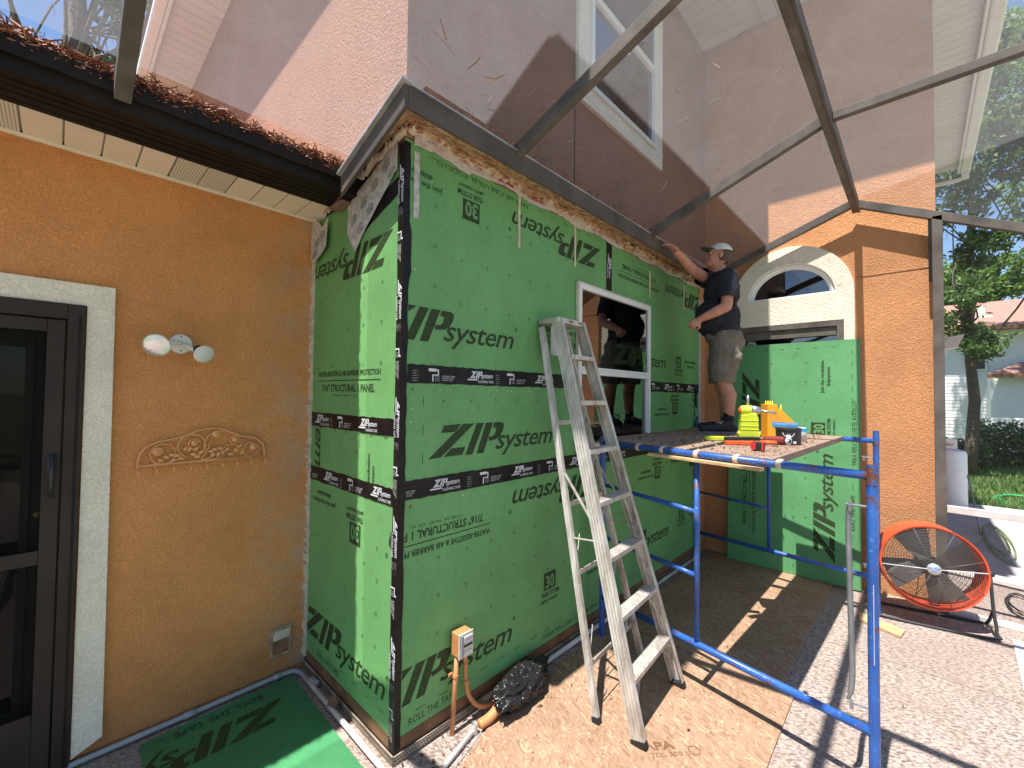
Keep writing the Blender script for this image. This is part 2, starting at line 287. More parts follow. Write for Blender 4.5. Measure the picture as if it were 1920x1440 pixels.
# ------------------------------------------------------------------ mesh helpers
ORG = {}
class MB:
    def __init__(s): s.v = []; s.f = []; s.mi = []; s.cur = 0
    def add(s, vs, fs):
        o = len(s.v); s.v += [tuple(x) for x in vs]; s.f += [tuple(i+o for i in f) for f in fs]; s.mi += [s.cur]*len(fs); return s
    def box(s, a, b):
        (x0, y0, z0), (x1, y1, z1) = a, b
        return s.add([(x0, y0, z0), (x1, y0, z0), (x1, y1, z0), (x0, y1, z0), (x0, y0, z1), (x1, y0, z1), (x1, y1, z1), (x0, y1, z1)],
                     [(0, 3, 2, 1), (4, 5, 6, 7), (0, 1, 5, 4), (1, 2, 6, 5), (2, 3, 7, 6), (3, 0, 4, 7)])
    def obox(s, p0, p1, w_, h, up=(0, 0, 1)):
        p0 = Vector(p0); p1 = Vector(p1); d = (p1-p0).normalized(); up = Vector(up)
        sd = d.cross(up)
        if sd.length < 1e-4: sd = d.cross(Vector((1, 0, 0)))
        sd.normalize(); u = sd.cross(d)
        c = [(-1, -1), (1, -1), (1, 1), (-1, 1)]
        vs = [p+sd*(a*w_/2)+u*(b*h/2) for p in (p0, p1) for a, b in c]
        return s.add(vs, [(0, 3, 2, 1), (4, 5, 6, 7), (0, 1, 5, 4), (1, 2, 6, 5), (2, 3, 7, 6), (3, 0, 4, 7)])
    def tube(s, pts, r, seg=10, cap=True):
        pts = [Vector(p) for p in pts]; n = len(pts); vs = []; rr = r if isinstance(r, (list, tuple)) else [r]*n
        t0 = (pts[1]-pts[0]).normalized(); a = t0.orthogonal().normalized()
        for i, p in enumerate(pts):
            t = (pts[min(i+1, n-1)]-pts[max(i-1, 0)]).normalized(); a = (a-t*a.dot(t)).normalized(); b = t.cross(a)
            vs += [p+(a*cos(2*pi*k/seg)+b*sin(2*pi*k/seg))*rr[i] for k in range(seg)]
        fs = [(i*seg+k, i*seg+(k+1) % seg, (i+1)*seg+(k+1) % seg, (i+1)*seg+k) for i in range(n-1) for k in range(seg)]
        if cap: fs += [tuple(range(seg))[::-1], tuple((n-1)*seg+k for k in range(seg))]
        return s.add(vs, fs)
    def prism(s, poly, o, u, v, n, d):
        o, u, v, n = map(Vector, (o, u, v, n)); k = len(poly)
        vs = [o+u*a+v*b for a, b in poly]+[o+u*a+v*b+n*d for a, b in poly]
        return s.add(vs, [tuple(range(k))[::-1], tuple(range(k, 2*k))]+[(i, (i+1) % k, (i+1) % k+k, i+k) for i in range(k)])
    def flat(s, vs2, fs2, o, u, v):
        o, u, v = map(Vector, (o, u, v)); return s.add([o+u*a+v*b for a, b in vs2], fs2)
    def lathe(s, prof, c, ax=(0, 0, 1), seg=24):
        c = Vector(c); ax = Vector(ax).normalized(); a = ax.orthogonal().normalized(); b = ax.cross(a); n = len(prof)
        vs = [c+ax*h+(a*cos(2*pi*k/seg)+b*sin(2*pi*k/seg))*r for r, h in prof for k in range(seg)]
        return s.add(vs, [(i*seg+k, i*seg+(k+1) % seg, (i+1)*seg+(k+1) % seg, (i+1)*seg+k) for i in range(n-1) for k in range(seg)])
    def ball(s, c, r, seg=12, rings=8):
        r = (r, r, r) if isinstance(r, (int, float)) else r
        vs = [(c[0]+r[0]*sin(pi*i/rings)*cos(2*pi*k/seg), c[1]+r[1]*sin(pi*i/rings)*sin(2*pi*k/seg), c[2]+r[2]*cos(pi*i/rings)) for i in range(rings+1) for k in range(seg)]
        return s.add(vs, [(i*seg+k, (i+1)*seg+k, (i+1)*seg+(k+1) % seg, i*seg+(k+1) % seg) for i in range(rings) for k in range(seg)])
    def build(s, name, mats, parent=None, smooth=False, bevel=0, clips=(), props=None, autosm=False):
        org = Vector(ORG.get(parent.name, (0, 0, 0))) if parent else Vector((0, 0, 0))
        me = bpy.data.meshes.new(name); me.from_pydata([tuple(Vector(x)-org) for x in s.v], [], s.f)
        if isinstance(mats, str): mats = [mats]
        for mm in mats: me.materials.append(MATS[mm])
        me.polygons.foreach_set('material_index', s.mi)
        if smooth: me.polygons.foreach_set('use_smooth', [True]*len(me.polygons))
        o = bpy.data.objects.new(name, me); C.objects.link(o)
        if clips or bevel:
            bm = bmesh.new(); bm.from_mesh(me)
            if clips:
                for co, no in clips:
                    g = bm.verts[:]+bm.edges[:]+bm.faces[:]
                    bmesh.ops.bisect_plane(bm, geom=g, plane_co=Vector(co)-org, plane_no=no, clear_outer=True)
            bm.to_mesh(me); bm.free()
        if bevel:
            bv = o.modifiers.new('bevel', 'BEVEL'); bv.width = bevel; bv.segments = 2; bv.limit_method = 'ANGLE'
        if autosm:
            me.polygons.foreach_set('use_smooth', [True]*len(me.polygons))
            try: me.set_sharp_from_angle(angle=radians(35))
            except Exception: pass
        if parent: o.parent = parent
        ORG[o.name] = tuple(org)
        for k, vv in (props or {}).items(): o[k] = vv
        return o
def thing(name, label, cat, loc=(0, 0, 0), group=None):
    o = bpy.data.objects.new(name, None); C.objects.link(o); o.location = loc; o.empty_display_size = .1
    o['label'] = label; o['category'] = cat
    if group: o['group'] = group
    ORG[o.name] = tuple(loc); return o
def tag(o, label, cat, group=None):
    o['label'] = label; o['category'] = cat
    if group: o['group'] = group
    return o
STUFF = {'kind': 'stuff'}; STRUCT = {'kind': 'structure'}

# ------------------------------------------------------------------ lettering
_tc = {}
def textmesh(body, shear=0., bold=0., space=1.):
    key = (body, shear, bold, space)
    if key in _tc: return _tc[key]
    cu = bpy.data.curves.new('t', 'FONT'); cu.body = body; cu.size = 1; cu.shear = shear; cu.offset = bold; cu.resolution_u = 2; cu.space_character = space
    ob = bpy.data.objects.new('t', cu); me = bpy.data.meshes.new_from_object(ob)
    vs = [(q.co.x, q.co.y) for q in me.vertices]; fs = [tuple(q.vertices) for q in me.polygons]
    x0 = min(a for a, b in vs); x1 = max(a for a, b in vs)
    r = ([((a-x0)/(x1-x0), b) for a, b in vs], fs)
    bpy.data.objects.remove(ob); bpy.data.curves.remove(cu); bpy.data.meshes.remove(me)
    _tc[key] = r; return r
class Stamp:                                   # flat print in a plane, local metres
    def __init__(s): s.v = []; s.f = []
    def poly(s, pts): o = len(s.v); s.v += list(pts); s.f.append(tuple(range(o, o+len(pts)))); return s
    def text(s, body, x, y, w_, h, shear=0., bold=0., space=1.):
        vs, fs = textmesh(body, shear, bold, space); o = len(s.v)
        s.v += [(x+a*w_, y+b*h/.72) for a, b in vs]; s.f += [tuple(i+o for i in f) for f in fs]; return s
    def ring(s, x, y, r, t_=.002, n=8):
        o = len(s.v)
        for k in range(n):
            a = 2*pi*k/n+pi/8; s.v += [(x+r*cos(a), y+r*sin(a)), (x+(r-t_)*cos(a), y+(r-t_)*sin(a))]
        s.f += [(o+2*k, o+2*((k+1) % n), o+2*((k+1) % n)+1, o+2*k+1) for k in range(n)]; return s
    def sub(s, other, x, y, ang=0., k=1.):
        o = len(s.v); c, d = cos(ang)*k, sin(ang)*k
        s.v += [(x+a*c-b*d, y+a*d+b*c) for a, b in other.v]; s.f += [tuple(i+o for i in f) for f in other.f]; return s
    def size(s): return max(a for a, b in s.v), max(b for a, b in s.v)
def zip_logo(L=1.095, H=.18, reg=True):
    s = Stamp(); q = L/1.095; h = H
    def P(pts): s.poly([(a*q, b*h) for a, b in pts])
    P([(.103, .98), (.222, 1.), (.180, .76), (.084, .76)]); P([(.240, 1.), (.326, 1.), (.085, .02), (.0, .0)]); P([(.155, .26), (.258, .26), (.234, .02), (.104, .02)])
    P([(.343, 1.), (.402, 1.), (.312, .0), (.259, .0)]); P([(.417, 1.), (.478, 1.), (.40, .0), (.346, .0)])
    P([(.489, 1.), (.545, 1.), (.570, .95), (.572, .86), (.563, .70), (.541, .53), (.508, .42), (.445, .38), (.440, .52), (.480, .55), (.497, .63), (.505, .80), (.475, .83)])
    s.text('system', .500*q, .09*h, .565*q, h*.70, .30, .008, .93)
    if reg: s.ring(1.085*q, h*.80, .0125, .003, 10); s.text('R', 1.079*q, h*.77, .012, .012)
    return s
LOGO = zip_logo()
def thirty():
    s = Stamp(); s.poly([(0, .105), (.13, .105), (.13, .225), (0, .225)])
    s.text('YEAR SYSTEM', -.03, .060, .20, .032, 0, .02); s.text('LIMITED WARRANTY', -.03, .022, .20, .020, 0, .012); return s
T30 = Stamp().text('30', .016, .118, .098, .085, 0, .035)
def structural():
    s = Stamp(); s.text('WATER-RESISTIVE & AIR BARRIER PROTECTION', 0, .125, .80, .032, 0, .018); s.poly([(0, .095), (.80, .095), (.80, .1), (0, .1)])
    s.text('7/16" STRUCTURAL 1 PANEL', .06, .03, .68, .044, 0, .022); s.text('12-06-24  04:07  CS  D', .22, .0, .34, .014); return s
def join_rev():
    s = Stamp(); s.text('Join the revolution.', 0, .05, .34, .032, 0, .014); s.text('#zipsystem', .07, .0, .20, .030, 0, .014); return s
def tape_logo(k=1.):
    a = Stamp(); z = zip_logo(.19, .042, False); a.sub(z, .02, .034); a.poly([(0, .022), (.075, .022), (.083, .030), (.008, .030)]); a.text('FLASHING TAPE', .085, .008, .125, .016, 0, .006); return a
def tape_t():
    a = Stamp(); a.poly([(0, .060), (.05, .060), (.05, .076), (0, .076)]); a.poly([(.05, .064), (.06, .064), (.06, .044), (.024, .044), (.024, .006), (.032, .006), (.032, .038), (.068, .038), (.068, .072), (.05, .072)])
    for i in range(3): a.text('TEC | STRETCH', .042, .010+i*.010, .03, .006)
    for i in range(3): a.text('FLEXIBLE TAPE', .09, .012+i*.011, .07+.01*i, .007, 0, .004)
    for i in range(5): a.text('AAMA 711', -.10, .006+i*.013, .035, .004)
    return a
TL, TT, T3, TS, TJ = tape_logo(), tape_t(), thirty(), structural(), join_rev()

# planes: (origin, u, v)   u = letters' running direction
def put(mb, st, o, u, v): mb.flat(st.v, st.f, o, u, v)
class PrintSet:                                # every stamp becomes a print of its own
    def __init__(s): s.items = []
    @property
    def v(s): return s.items
    def build(s, name, mat, parent=None, clips=(), props=None):
        out = None
        for mb in s.items:
            o = mb.build(name, mat, parent, clips=clips, props=props)
            if not o.data.polygons: bpy.data.objects.remove(o)
            else: out = o
        return out or parent
class Wall:                                    # wall plane helper: maps (a, b) to the world; 'flip' prints upside down
    def __init__(s, o, u, v, n): s.o, s.u, s.v, s.n = map(Vector, (o, u, v, n)); s.dark = PrintSet(); s.faint = PrintSet(); s.green = PrintSet()
    def st(s, st_, a, b, ang=0, off=.0015, mb=None):
        u2 = s.u*cos(ang)+s.v*sin(ang); v2 = -s.u*sin(ang)+s.v*cos(ang)
        ps = mb or s.dark; ps.items.append(MB()); put(ps.items[-1], st_, s.o+s.u*a+s.v*b+s.n*off, u2, v2)
    def thirty(s, a, b, ang=0): s.st(T3, a, b, ang); s.st(T30, a, b, ang, .0025, s.green)
    def marks(s, a0, a1, b0, b1, da=.2, db=.25, r=.0095):
        q = Stamp(); b = b0
        while b < b1:
            a = a0
            while a < a1: q.ring(a+random.uniform(-.004, .004), b+random.uniform(-.004, .004), r, .0034, random.choice((4, 8, 8))); a += da
            b += db
        s.st(q, 0, 0, 0, .001, s.faint)
    def dashes(s, a0, a1, b, vert=False, L=.035, step=.15):
        q = Stamp(); a = a0
        while a < a1:
            q.poly([(b, a), (b+.004, a), (b+.004, a+L), (b, a+L)] if vert else [(a, b), (a+L, b), (a+L, b+.004), (a, b+.004)]); a += step
        s.st(q, 0, 0, 0, .001, s.faint)

# ================================================================== SETTING
g = MB(); g.box((-400, -400, -.6), (400, 400, -.10)); g.build('ground', 'grass_ground', props=STRUCT)
patio = MB(); patio.box((-9, -9, -.3), (10.1, 1.3, -.012)); patio = patio.build('patio', 'concrete', props=STRUCT)
for (x0, x1) in ((-8, -3.2), (-3.19, -.16), (-.15, 2.875), (2.885, 5.45)):
    for (y0, y1) in ((-8.9, -4.41), (-4.40, 1.112)):
        MB().box((x0, y0, -.02), (x1, y1, 0)).build('paving_slab', 'deck_coating' if x1 < 4.3 else 'deck_coating', patio, bevel=.004)
MB().box((5.46, -8.9, -.02), (10.08, 1.1, -.002)).build('outer_slab', 'concrete', patio)

# ================================================================== HOUSE
H = thing('house', 'orange stucco two storey house with a bump-out stripped back to green sheathing', 'house')
def part(name, m_, *boxes, bevel=0, parent=None, label=None, kind=None):
    mb = MB()
    for a, b in boxes: mb.box(a, b)
    o = mb.build(name, m_, parent or H, bevel=bevel)
    if label: o['label'] = label
    if kind: o['kind'] = kind
    return o
# left wall, ends at the inside corner; door opening left of x=-1.108
part('wall', 'orange_stucco', ((-1.108, 1.118, 0), (-.003, 1.36, 3.02)), ((-2.30, 1.118, 2.256), (-1.108, 1.36, 3.02)), ((-4.5, 1.118, 0), (-2.30, 1.36, 3.02)), label='orange stucco wall beside the door')
o = MB().prism([(-.99, .103), (-1.10, .05), (-1.10, 2.252), (-2.32, 2.252), (-2.32, .05), (-2.45, .05), (-2.45, 2.36), (-1.0, 2.358)], (0, 1.117, 0), (1, 0, 0), (0, 0, 1), (0, -1, 0), .028).build('door_surround', 'white_stucco', H)
# screen door + inner door
d = MB()
for a, b in (((-1.166, 1.075, .02), (-1.106, 1.125, 2.25)), ((-2.30, 1.075, 2.176), (-1.166, 1.125, 2.25)), ((-2.30, 1.075, .02), (-2.24, 1.125, 2.176))): d.box(a, b)
dfm = d.build('door_frame', 'bronze', H, bevel=.003)
MB().box((-1.128, 1.071, .02), (-1.120, 1.0755, 2.2)).build('stop', 'dark_bronze', dfm)
d = MB()
for a, b in (((-1.232, 1.083, .05), (-1.172, 1.115, 2.17)), ((-2.23, 1.083, 2.11), (-1.232, 1.115, 2.17)), ((-2.23, 1.083, 1.02), (-1.232, 1.115, 1.085)), ((-2.23, 1.083, .05), (-1.232, 1.115, .335)), ((-2.23, 1.083, .335), (-2.17, 1.115, 2.11))): d.box(a, b)
sd = d.build('screen_door', 'bronze', H, bevel=.003)
MB().box((-2.23, 1.098, .335), (-1.232, 1.0985, 1.02)).box((-2.23, 1.098, 1.085), (-1.232, 1.0985, 2.11)).build('screen_mesh', 'dark_screen', sd)
hd = MB(); hd.box((-1.215, 1.074, 1.43), (-1.188, 1.085, 1.53)); hd.box((-1.207, 1.045, 1.50), (-1.196, 1.076, 1.515)); hd.tube([(-1.20, 1.047, 1.51), (-1.20, 1.040, 1.44), (-1.20, 1.045, 1.33)], [.009, .010, .008], 8); hd.build('handle', 'fan_black', sd, smooth=True)
idr = MB()
for a, b in (((-1.30, 1.20, .05), (-1.108, 1.25, 2.25)), ((-2.3, 1.20, 2.04), (-1.30, 1.25, 2.25)), ((-2.3, 1.20, .05), (-1.30, 1.25, .32)), ((-1.30, 1.186, .32), (-1.268, 1.1995, 2.07)), ((-2.3, 1.186, 2.04), (-1.30, 1.1995, 2.07))): idr.box(a, b)
ind = idr.build('inner_door', 'door_olive', H, bevel=.004)
MB().box((-2.3, 1.215, .32), (-1.30, 1.221, 2.04)).build('pane', 'dark_glass', ind)
MB().lathe([(0, -.03), (.018, -.03), (.024, -.012), (.024, 0)], (-1.238, 1.20, 1.235), (0, 1, 0), 16).build('lock', 'brass', ind, smooth=True)
part('back_room', 'interior', ((-2.4, 1.9, 0), (-1.0, 1.95, 2.5)), ((-1.0, 1.36, 0), (-.95, 1.9, 2.5)), ((-2.4, 1.36, 2.4), (-1.0, 1.9, 2.5)), ((-2.45, 1.3, 0), (-2.4, 1.9, 2.5)))
# soffit panels above the left wall
xs = [-.003-.1335*i for i in range(0, 14)]
sb = bpy.data.objects.new('soffit', None)
for i in range(13):
    x1, x0 = xs[i]-.0035, xs[i+1]+.0035; mname = 'vented_soffit' if (i in (4, 5, 10, 11)) else 'soffit_cream'
    MB().box((x0, .745, 3.022), (x1, 1.118, 3.035)).build('soffit_panel', mname, H, bevel=.002)
part('soffit_backing', 'aged_vinyl', ((-4.5, .74, 3.037), (-.003, 1.118, 3.05)), ((-4.5, .745, 3.022), (xs[13]-.004, 1.118, 3.035)))
part('wall_moulding', 'soffit_cream', ((-4.5, 1.098, 3.004), (-.003, 1.118, 3.0215)), bevel=.003)
# fascia and deep box gutter
part('fascia', 'dark_bronze', ((-4.5, .712, 2.985), (.0, .742, 3.10)), bevel=.003)
gt = MB(); gt.box((-4.5, .50, 2.990), (-.0, .711, 3.0)); gt.box((-4.5, .488, 2.990), (-.0, .50, 3.055)); gt.box((-4.5, .462, 3.045), (-.0, .487, 3.115)); 
for yy in (.55, .60, .65): gt.box((-4.5, yy, 2.984), (-.0, yy+.012, 2.9899))
gt.build('gutter', 'dark_bronze', H, bevel=.003)
part('roof_edge', 'dark_bronze', ((-4.5, .742, 3.051), (-.003, 1.9, 3.10)))
part('gutter_end', 'stone_wood', ((-.075, .56, 2.965), (-.0, .74, 2.983)), bevel=.01)
# low roof over the left wing
mb = MB(); mb.prism([(.67, 3.105), (7.0, 5.0), (7.0, 4.9), (.76, 3.06)], (-4.5, 0, 0), (0, 1, 0), (0, 0, 1), (1, 0, 0), 4.49); mb.build('lower_roof', 'shingles', H)
# upper storey walls
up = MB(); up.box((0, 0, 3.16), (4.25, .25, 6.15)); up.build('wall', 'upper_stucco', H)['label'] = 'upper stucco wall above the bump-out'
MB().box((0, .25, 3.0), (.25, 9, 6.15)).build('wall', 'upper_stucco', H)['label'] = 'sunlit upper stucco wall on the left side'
# control joint on the upper wall
part('control_joint', 'dark_bronze', ((1.478, -.004, 3.3), (1.482, .0, 4.05)))
# eave soffits (plank soffit boards) round the upper storey
def eave(x0, x1, y0, y1, along, z=6.12, step=.15):
    if along == 'y':
        n = int((y1-y0)/step)
        for i in range(n): MB().box((x0, y0+i*step+.004, z), (x1, y0+(i+1)*step-.004, z+.015)).build('soffit_board', 'soffit_white', H)
    else:
        n = int((x1-x0)/step)
        for i in range(n): MB().box((x0+i*step+.004, y0, z), (x0+(i+1)*step-.004, y1, z+.015)).build('soffit_board', 'soffit_white', H)
eave(-.44, -.002, -.6, 8.7, 'y'); eave(.002, 4.24, -.6, -.002, 'x'); eave(3.56, 4.24, -2.45, -.62, 'y'); eave(4.25, 10.1, -2.45, -2.03, 'x')
rf = MB(); rf.box((-.57, -.64, 6.145), (4.4, 9, 6.22)); rf.box((3.52, -2.50, 6.1455), (10.2, 1.4, 6.2205)); rf.build('roof_deck', 'soffit_white', H)
rf = MB()
rf.add([(-.60, -.66, 6.23), (4.4, -.66, 6.23), (4.4, 9, 6.23), (-.60, 9, 6.23), (2, 3, 7.6), (2, 6, 7.6)], [(0, 1, 4), (1, 2, 5, 4), (2, 3, 5), (3, 0, 4, 5)])
rf.add([(3.56, -2.55, 6.235), (10.3, -2.55, 6.235), (10.3, 3, 6.235), (3.56, 3, 6.235), (6, .2, 7.5), (8, .2, 7.5)], [(0, 1, 5, 4), (1, 2, 5), (2, 3, 4, 5), (3, 0, 4)]); rf.build('roof', 'shingles', H)
part('eave_fascia', 'white_vinyl', ((-.475, -.62, 6.06), (-.445, 9, 6.22)), bevel=.003)
part('eave_gutter', 'white_vinyl', ((-.58, -.64, 6.08), (-.477, 9, 6.20)), bevel=.02)
part('eave_fascia', 'white_vinyl', ((-.42, -.635, 6.04), (3.61, -.605, 6.144)), ((3.525, -2.49, 6.04), (3.555, -.64, 6.144)), bevel=.003)
part('eave_fascia', 'white_vinyl', ((3.616, -2.485, 6.02), (10.15, -2.455, 6.144)), bevel=.003)
part('eave_gutter', 'white_vinyl', ((4.0, -2.62, 6.0), (10.15, -2.488, 6.13)), bevel=.025)
part('downspout', 'white_vinyl', ((10.06, -2.60, 5.88), (10.13, -2.50, 6.0)), ((10.06, -2.50, 5.86), (10.13, -2.06, 5.92)), bevel=.01)
# arch wing: wall facing the camera side with openings
AX = 4.248
aw = MB(); cy0, cz0, R = -.885, 2.925, .405
pts = [(.0, 0), (.0, 6.15), (-2.024, 6.15), (-2.024, 0)]
def wallpiece(mb, y0, y1, z0, z1, th=.22): mb.box((AX, y1, z0), (AX+th, y0, z1))
wallpiece(aw, 0.25, -.40, 0, 6.15); wallpiece(aw, -1.37, -2.024, 0, 6.15); wallpiece(aw, -.40, -1.37, 3.295, 6.15); wallpiece(aw, -.40, -.47, 2.64, 3.295); wallpiece(aw, -1.30, -1.37, 2.64, 3.295)
aw.build('wall', 'arch_stucco', H)['label'] = 'orange stucco wall with the arched window'
part('wall', 'arch_stucco', ((AX+.22, -2.024, 0), (10.1, -1.8, 6.12)), ((9.9, -1.8, 0), (10.1, 1.3, 6.12)))
part('control_joint', 'rust', ((AX-.004, -2.02, 3.045), (AX, -1.45, 3.049)))
# white arch surround, thick, with half round opening
sur = MB(); outer = []; n = 28
for i in range(n+1):
    a = pi*i/n; outer.append((cy0+.558*cos(a), cz0+.0+.553*sin(a)))
inner = []
for i in range(n+1):
    a = pi*i/n; inner.append((cy0+R*cos(a), cz0+.365*sin(a)))
xf = AX-.032
vs = [(xf, *q) for q in outer]+[(xf, *q) for q in inner]+[(AX+.1, *q) for q in outer]+[(AX+.1, *q) for q in inner]
k = n+1
fs = [(i, i+1, k+i+1, k+i) for i in range(n)]+[(i+1, i, 2*k+i, 2*k+i+1) for i in range(n)]+[(k+i, k+i+1, 3*k+i+1, 3*k+i) for i in range(n)]
sur.add(vs, fs)
sur.box((xf+.0005, cy0-.558, 2.64), (AX+.1, cy0+.558, cz0)); sur.box((xf+.0005, cy0-.558, 0), (AX+.1, -1.358, 2.64)); sur.box((xf+.0005, -.39, 0), (AX+.1, cy0+.558, 2.64))
sur.build('arch_surround', 'white_stucco', H)
aw = MB(); 
vs = []; 
for rr, xx in ((0, -.008), (.028, -.008), (.028, .03), (.05, .03), (.05, .06)):
    vs += [(AX+xx, cy0+(R-rr)*cos(pi*i/n), cz0+(.365-rr)*sin(pi*i/n)) for i in range(n+1)]
aw.add(vs, [(j*k+i, j*k+i+1, (j+1)*k+i+1, (j+1)*k+i) for j in range(4) for i in range(n)])
aw.box((AX-.02, cy0-R, cz0-.022), (AX+.06, cy0+R, cz0+.018))
win = aw.build('arched_window', 'white_vinyl', H)
pn = MB(); pn.add([(AX+.05, cy0+(R-.03)*cos(pi*i/n), cz0+(.33)*sin(pi*i/n)) for i in range(n+1)], [tuple(range(n+1))]); pn.build('pane', 'dark_glass', win)
# door below arch
da = MB()
for a, b in (((-1.358, 0, 0), (-1.30, 0, 2.64)), ((-.45, 0, 0), (-.39, 0, 2.64)), ((-1.30, 0, 2.58), (-.45, 0, 2.64))): da.box((AX-.03, a[0], a[2]), (AX+.03, b[0], b[2]))
dd_ = da.build('screen_door_frame', 'cage_metal', H, bevel=.003)
part('door_rail', 'cage_metal', ((AX-.012, -1.295, 2.49), (AX+.02, -.455, 2.575)), parent=dd_)
MB().box((AX+.03, -1.30, .05), (AX+.036, -.45, 2.49)).build('pane', 'dark_glass', dd_)
part('back_room', 'interior', ((AX+1.2, -1.8, 0), (AX+1.25, .25, 3.6)), ((AX+.22, .2, 0), (AX+1.2, .25, 3.6)), ((AX+.22, -1.8, 3.5), (AX+1.2, .2, 3.6)))
# ---- bump-out core: studs/backing behind the sheathing with the window hole
WX0, WX1, WZ0, WZ1, WM = 1.533, 2.738, 1.42, 2.703, 2.035
bo = MB()
bo.box((.014, .013, .0), (WX0, .10, 3.2)); bo.box((WX1, .013, 0), (4.02, .10, 3.2)); bo.box((WX0, .013, 0), (WX1, .10, WZ0)); bo.box((WX0, .013, WZ1), (WX1, .10, 3.2)); bo.box((.014, .10, 0), (.10, 1.117, 3.1))
bo.box((.0, -.0, .0), (4.24, 1.1, .09)) if False else None
bo.build('framing', 'cut_wood', H)
part('back_room', 'interior', ((.2, 1.9, 0), (4.2, 1.95, 3.15)), ((.10, .10, 3.11), (4.2, 1.9, 3.15)), ((.1, .10, 0), (4.2, 1.9, .02)), ((4.1, .1, 0), (4.2, 1.9, 3.1)))
part('stud', 'cut_wood', ((1.60, .16, .0), (1.98, .36, 3.1)), label='orange toned stud seen through the window')
# corner return where sheathing stops and orange wall continues
part('wall', 'orange_stucco', ((4.06, -.0, 0), (AX-.001, .1, 3.16)))
mb = MB(); mb.box((4.034, -.016, .12), (4.045, -.002, 3.0)); mb.build('corner_bead', 'white_print', H)
# sheathing panels (long wall), 2.44 x 1.22 sheets
G1 = .002
def panel(x0, x1, z0, z1, holes=None):
    mb = MB()
    if holes:
        a0, a1, b0, b1 = holes
        for q in ((x0, min(x1, a0), z0, z1), (max(x0, a1), x1, z0, z1), (max(x0, a0), min(x1, a1), z0, b0), (max(x0, a0), min(x1, a1), b1, z1)):
            if q[1]-q[0] > .01 and q[3]-q[2] > .01: mb.box((q[0], 0, q[2]), (q[1], .011, q[3]))
    else: mb.box((x0, 0, z0), (x1, .011, z1))
    return mb.build('sheathing_panel', 'green_sheathing', H)
win_h = (WX0-.02, WX1+.02, WZ0-.02, WZ1+.02)
pA = panel(.0, 1.99, 1.951, 3.15, win_h); pB = panel(1.994, 4.03, 1.951, 3.13, win_h)
pC = panel(.0, 2.60, 1.342, 1.948, win_h); pD = panel(2.604, 3.935, 1.342, 1.948, win_h); pE = panel(3.939, 4.03, 1.342, 1.948)
pF = panel(.0, 2.44, .12, 1.338); pG = panel(2.444, 4.03, .12, 1.338)
XN = ((.02, 0, 0), (-1, 0, 0))
def longwall(panel_o, xa, xb, fill):
    W = Wall((0, 0, 0), (1, 0, 0), (0, 0, 1), (0, -1, 0)); fill(W)
    cl = [((xa, 0, 0), (-1, 0, 0)), ((xb, 0, 0), (1, 0, 0))]
    for mb, mn, nm in ((W.dark, 'black_print', 'lettering'), (W.green, 'green_knockout', 'lettering'), (W.faint, 'faint_print', 'nail_marks')):
        if mb.v:
            pass
def fA(W):
    W.st(LOGO, -.24, 2.115); W.st(LOGO, 1.86, 3.045, pi); W.thirty(.515, 3.075, pi); W.st(TJ, .24, 3.01, pi)
    W.marks(.38, 1.5, 2.35, 2.9); W.marks(.20, .3, 2.2, 2.95, .2, .22, .012); W.dashes(.15, 1.95, 3.11, L=.06)
    W.st(Stamp().text('PARA APLICAR USE EL RODILLO', 0, 0, .75, .03), .95, 3.115, pi, .001, W.faint)
    s = structural(); W.st(s, 1.075, 2.16)
longwall(pA, .04, WX0-.03, fA) if False else None
W = Wall((0, 0, 0), (1, 0, 0), (0, 0, 1), (0, -1, 0)); fA(W)
def emit(W, po, clipx, extra=()):
    cl = [((clipx[0], 0, 0), (-1, 0, 0)), ((clipx[1], 0, 0), (1, 0, 0))]+list(extra)
    for mb, mn, nm in ((W.dark, 'black_print', 'lettering'), (W.green, 'green_knockout', 'lettering'), (W.faint, 'faint_print', 'nail_marks')):
        if mb.v:
            mb.build(nm, mn, po, clips=cl, props=STUFF if nm == 'nail_marks' else None)
emit(W, pA, (.035, 1.98))
# the structural print on this sheet runs under the window: it is cut at the window edge
W = Wall((0, 0, 0), (1, 0, 0), (0, 0, 1), (0, -1, 0))
W.st(LOGO, 4.17, 3.03, pi); W.st(TS, 2.95, 3.04, pi); W.marks(2.1, 3.9, 2.76, 2.95, .2, .22); W.marks(2.85, 3.9, 2.25, 2.8); W.st(LOGO, 2.05, 2.115); W.thirty(3.38, 2.05); W.st(TJ, 3.62, 2.17); W.dashes(2.1, 4., 3.09, L=.05)
emit(W, pB, (2.0, 4.02))
# lower-left logo of sheet B is hidden behind the window: clip handled by window frame in front
W = Wall((0, 0, 0), (1, 0, 0), (0, 0, 1), (0, -1, 0))
W.st(LOGO, .172, 1.487); W.marks(.27, 1.45, 1.80, 1.82, .2); W.dashes(1.47, 1.95, .135, True, .05, .15); emit(W, pC, (.03, WX0-.03))
W = Wall((0, 0, 0), (1, 0, 0), (0, 0, 1), (0, -1, 0)); W.thirty(3.42, 1.88, pi); W.st(TJ, 3.2, 1.72, pi); W.marks(2.85, 3.9, 1.45, 1.6); W.st(LOGO, 4.9, 1.88, pi); emit(W, pD, (2.76, 3.93))
W = Wall((0, 0, 0), (1, 0, 0), (0, 0, 1), (0, -1, 0)); W.st(LOGO, 3.2, 1.5); emit(W, pE, (3.94, 4.025))
W = Wall((0, 0, 0), (1, 0, 0), (0, 0, 1), (0, -1, 0))
W.st(LOGO, 1.895, 1.235, pi); W.st(TS, .635, 1.155, pi); W.st(LOGO, -.225, .262); W.thirty(1.16, .375); W.st(TJ, 1.62, .44)
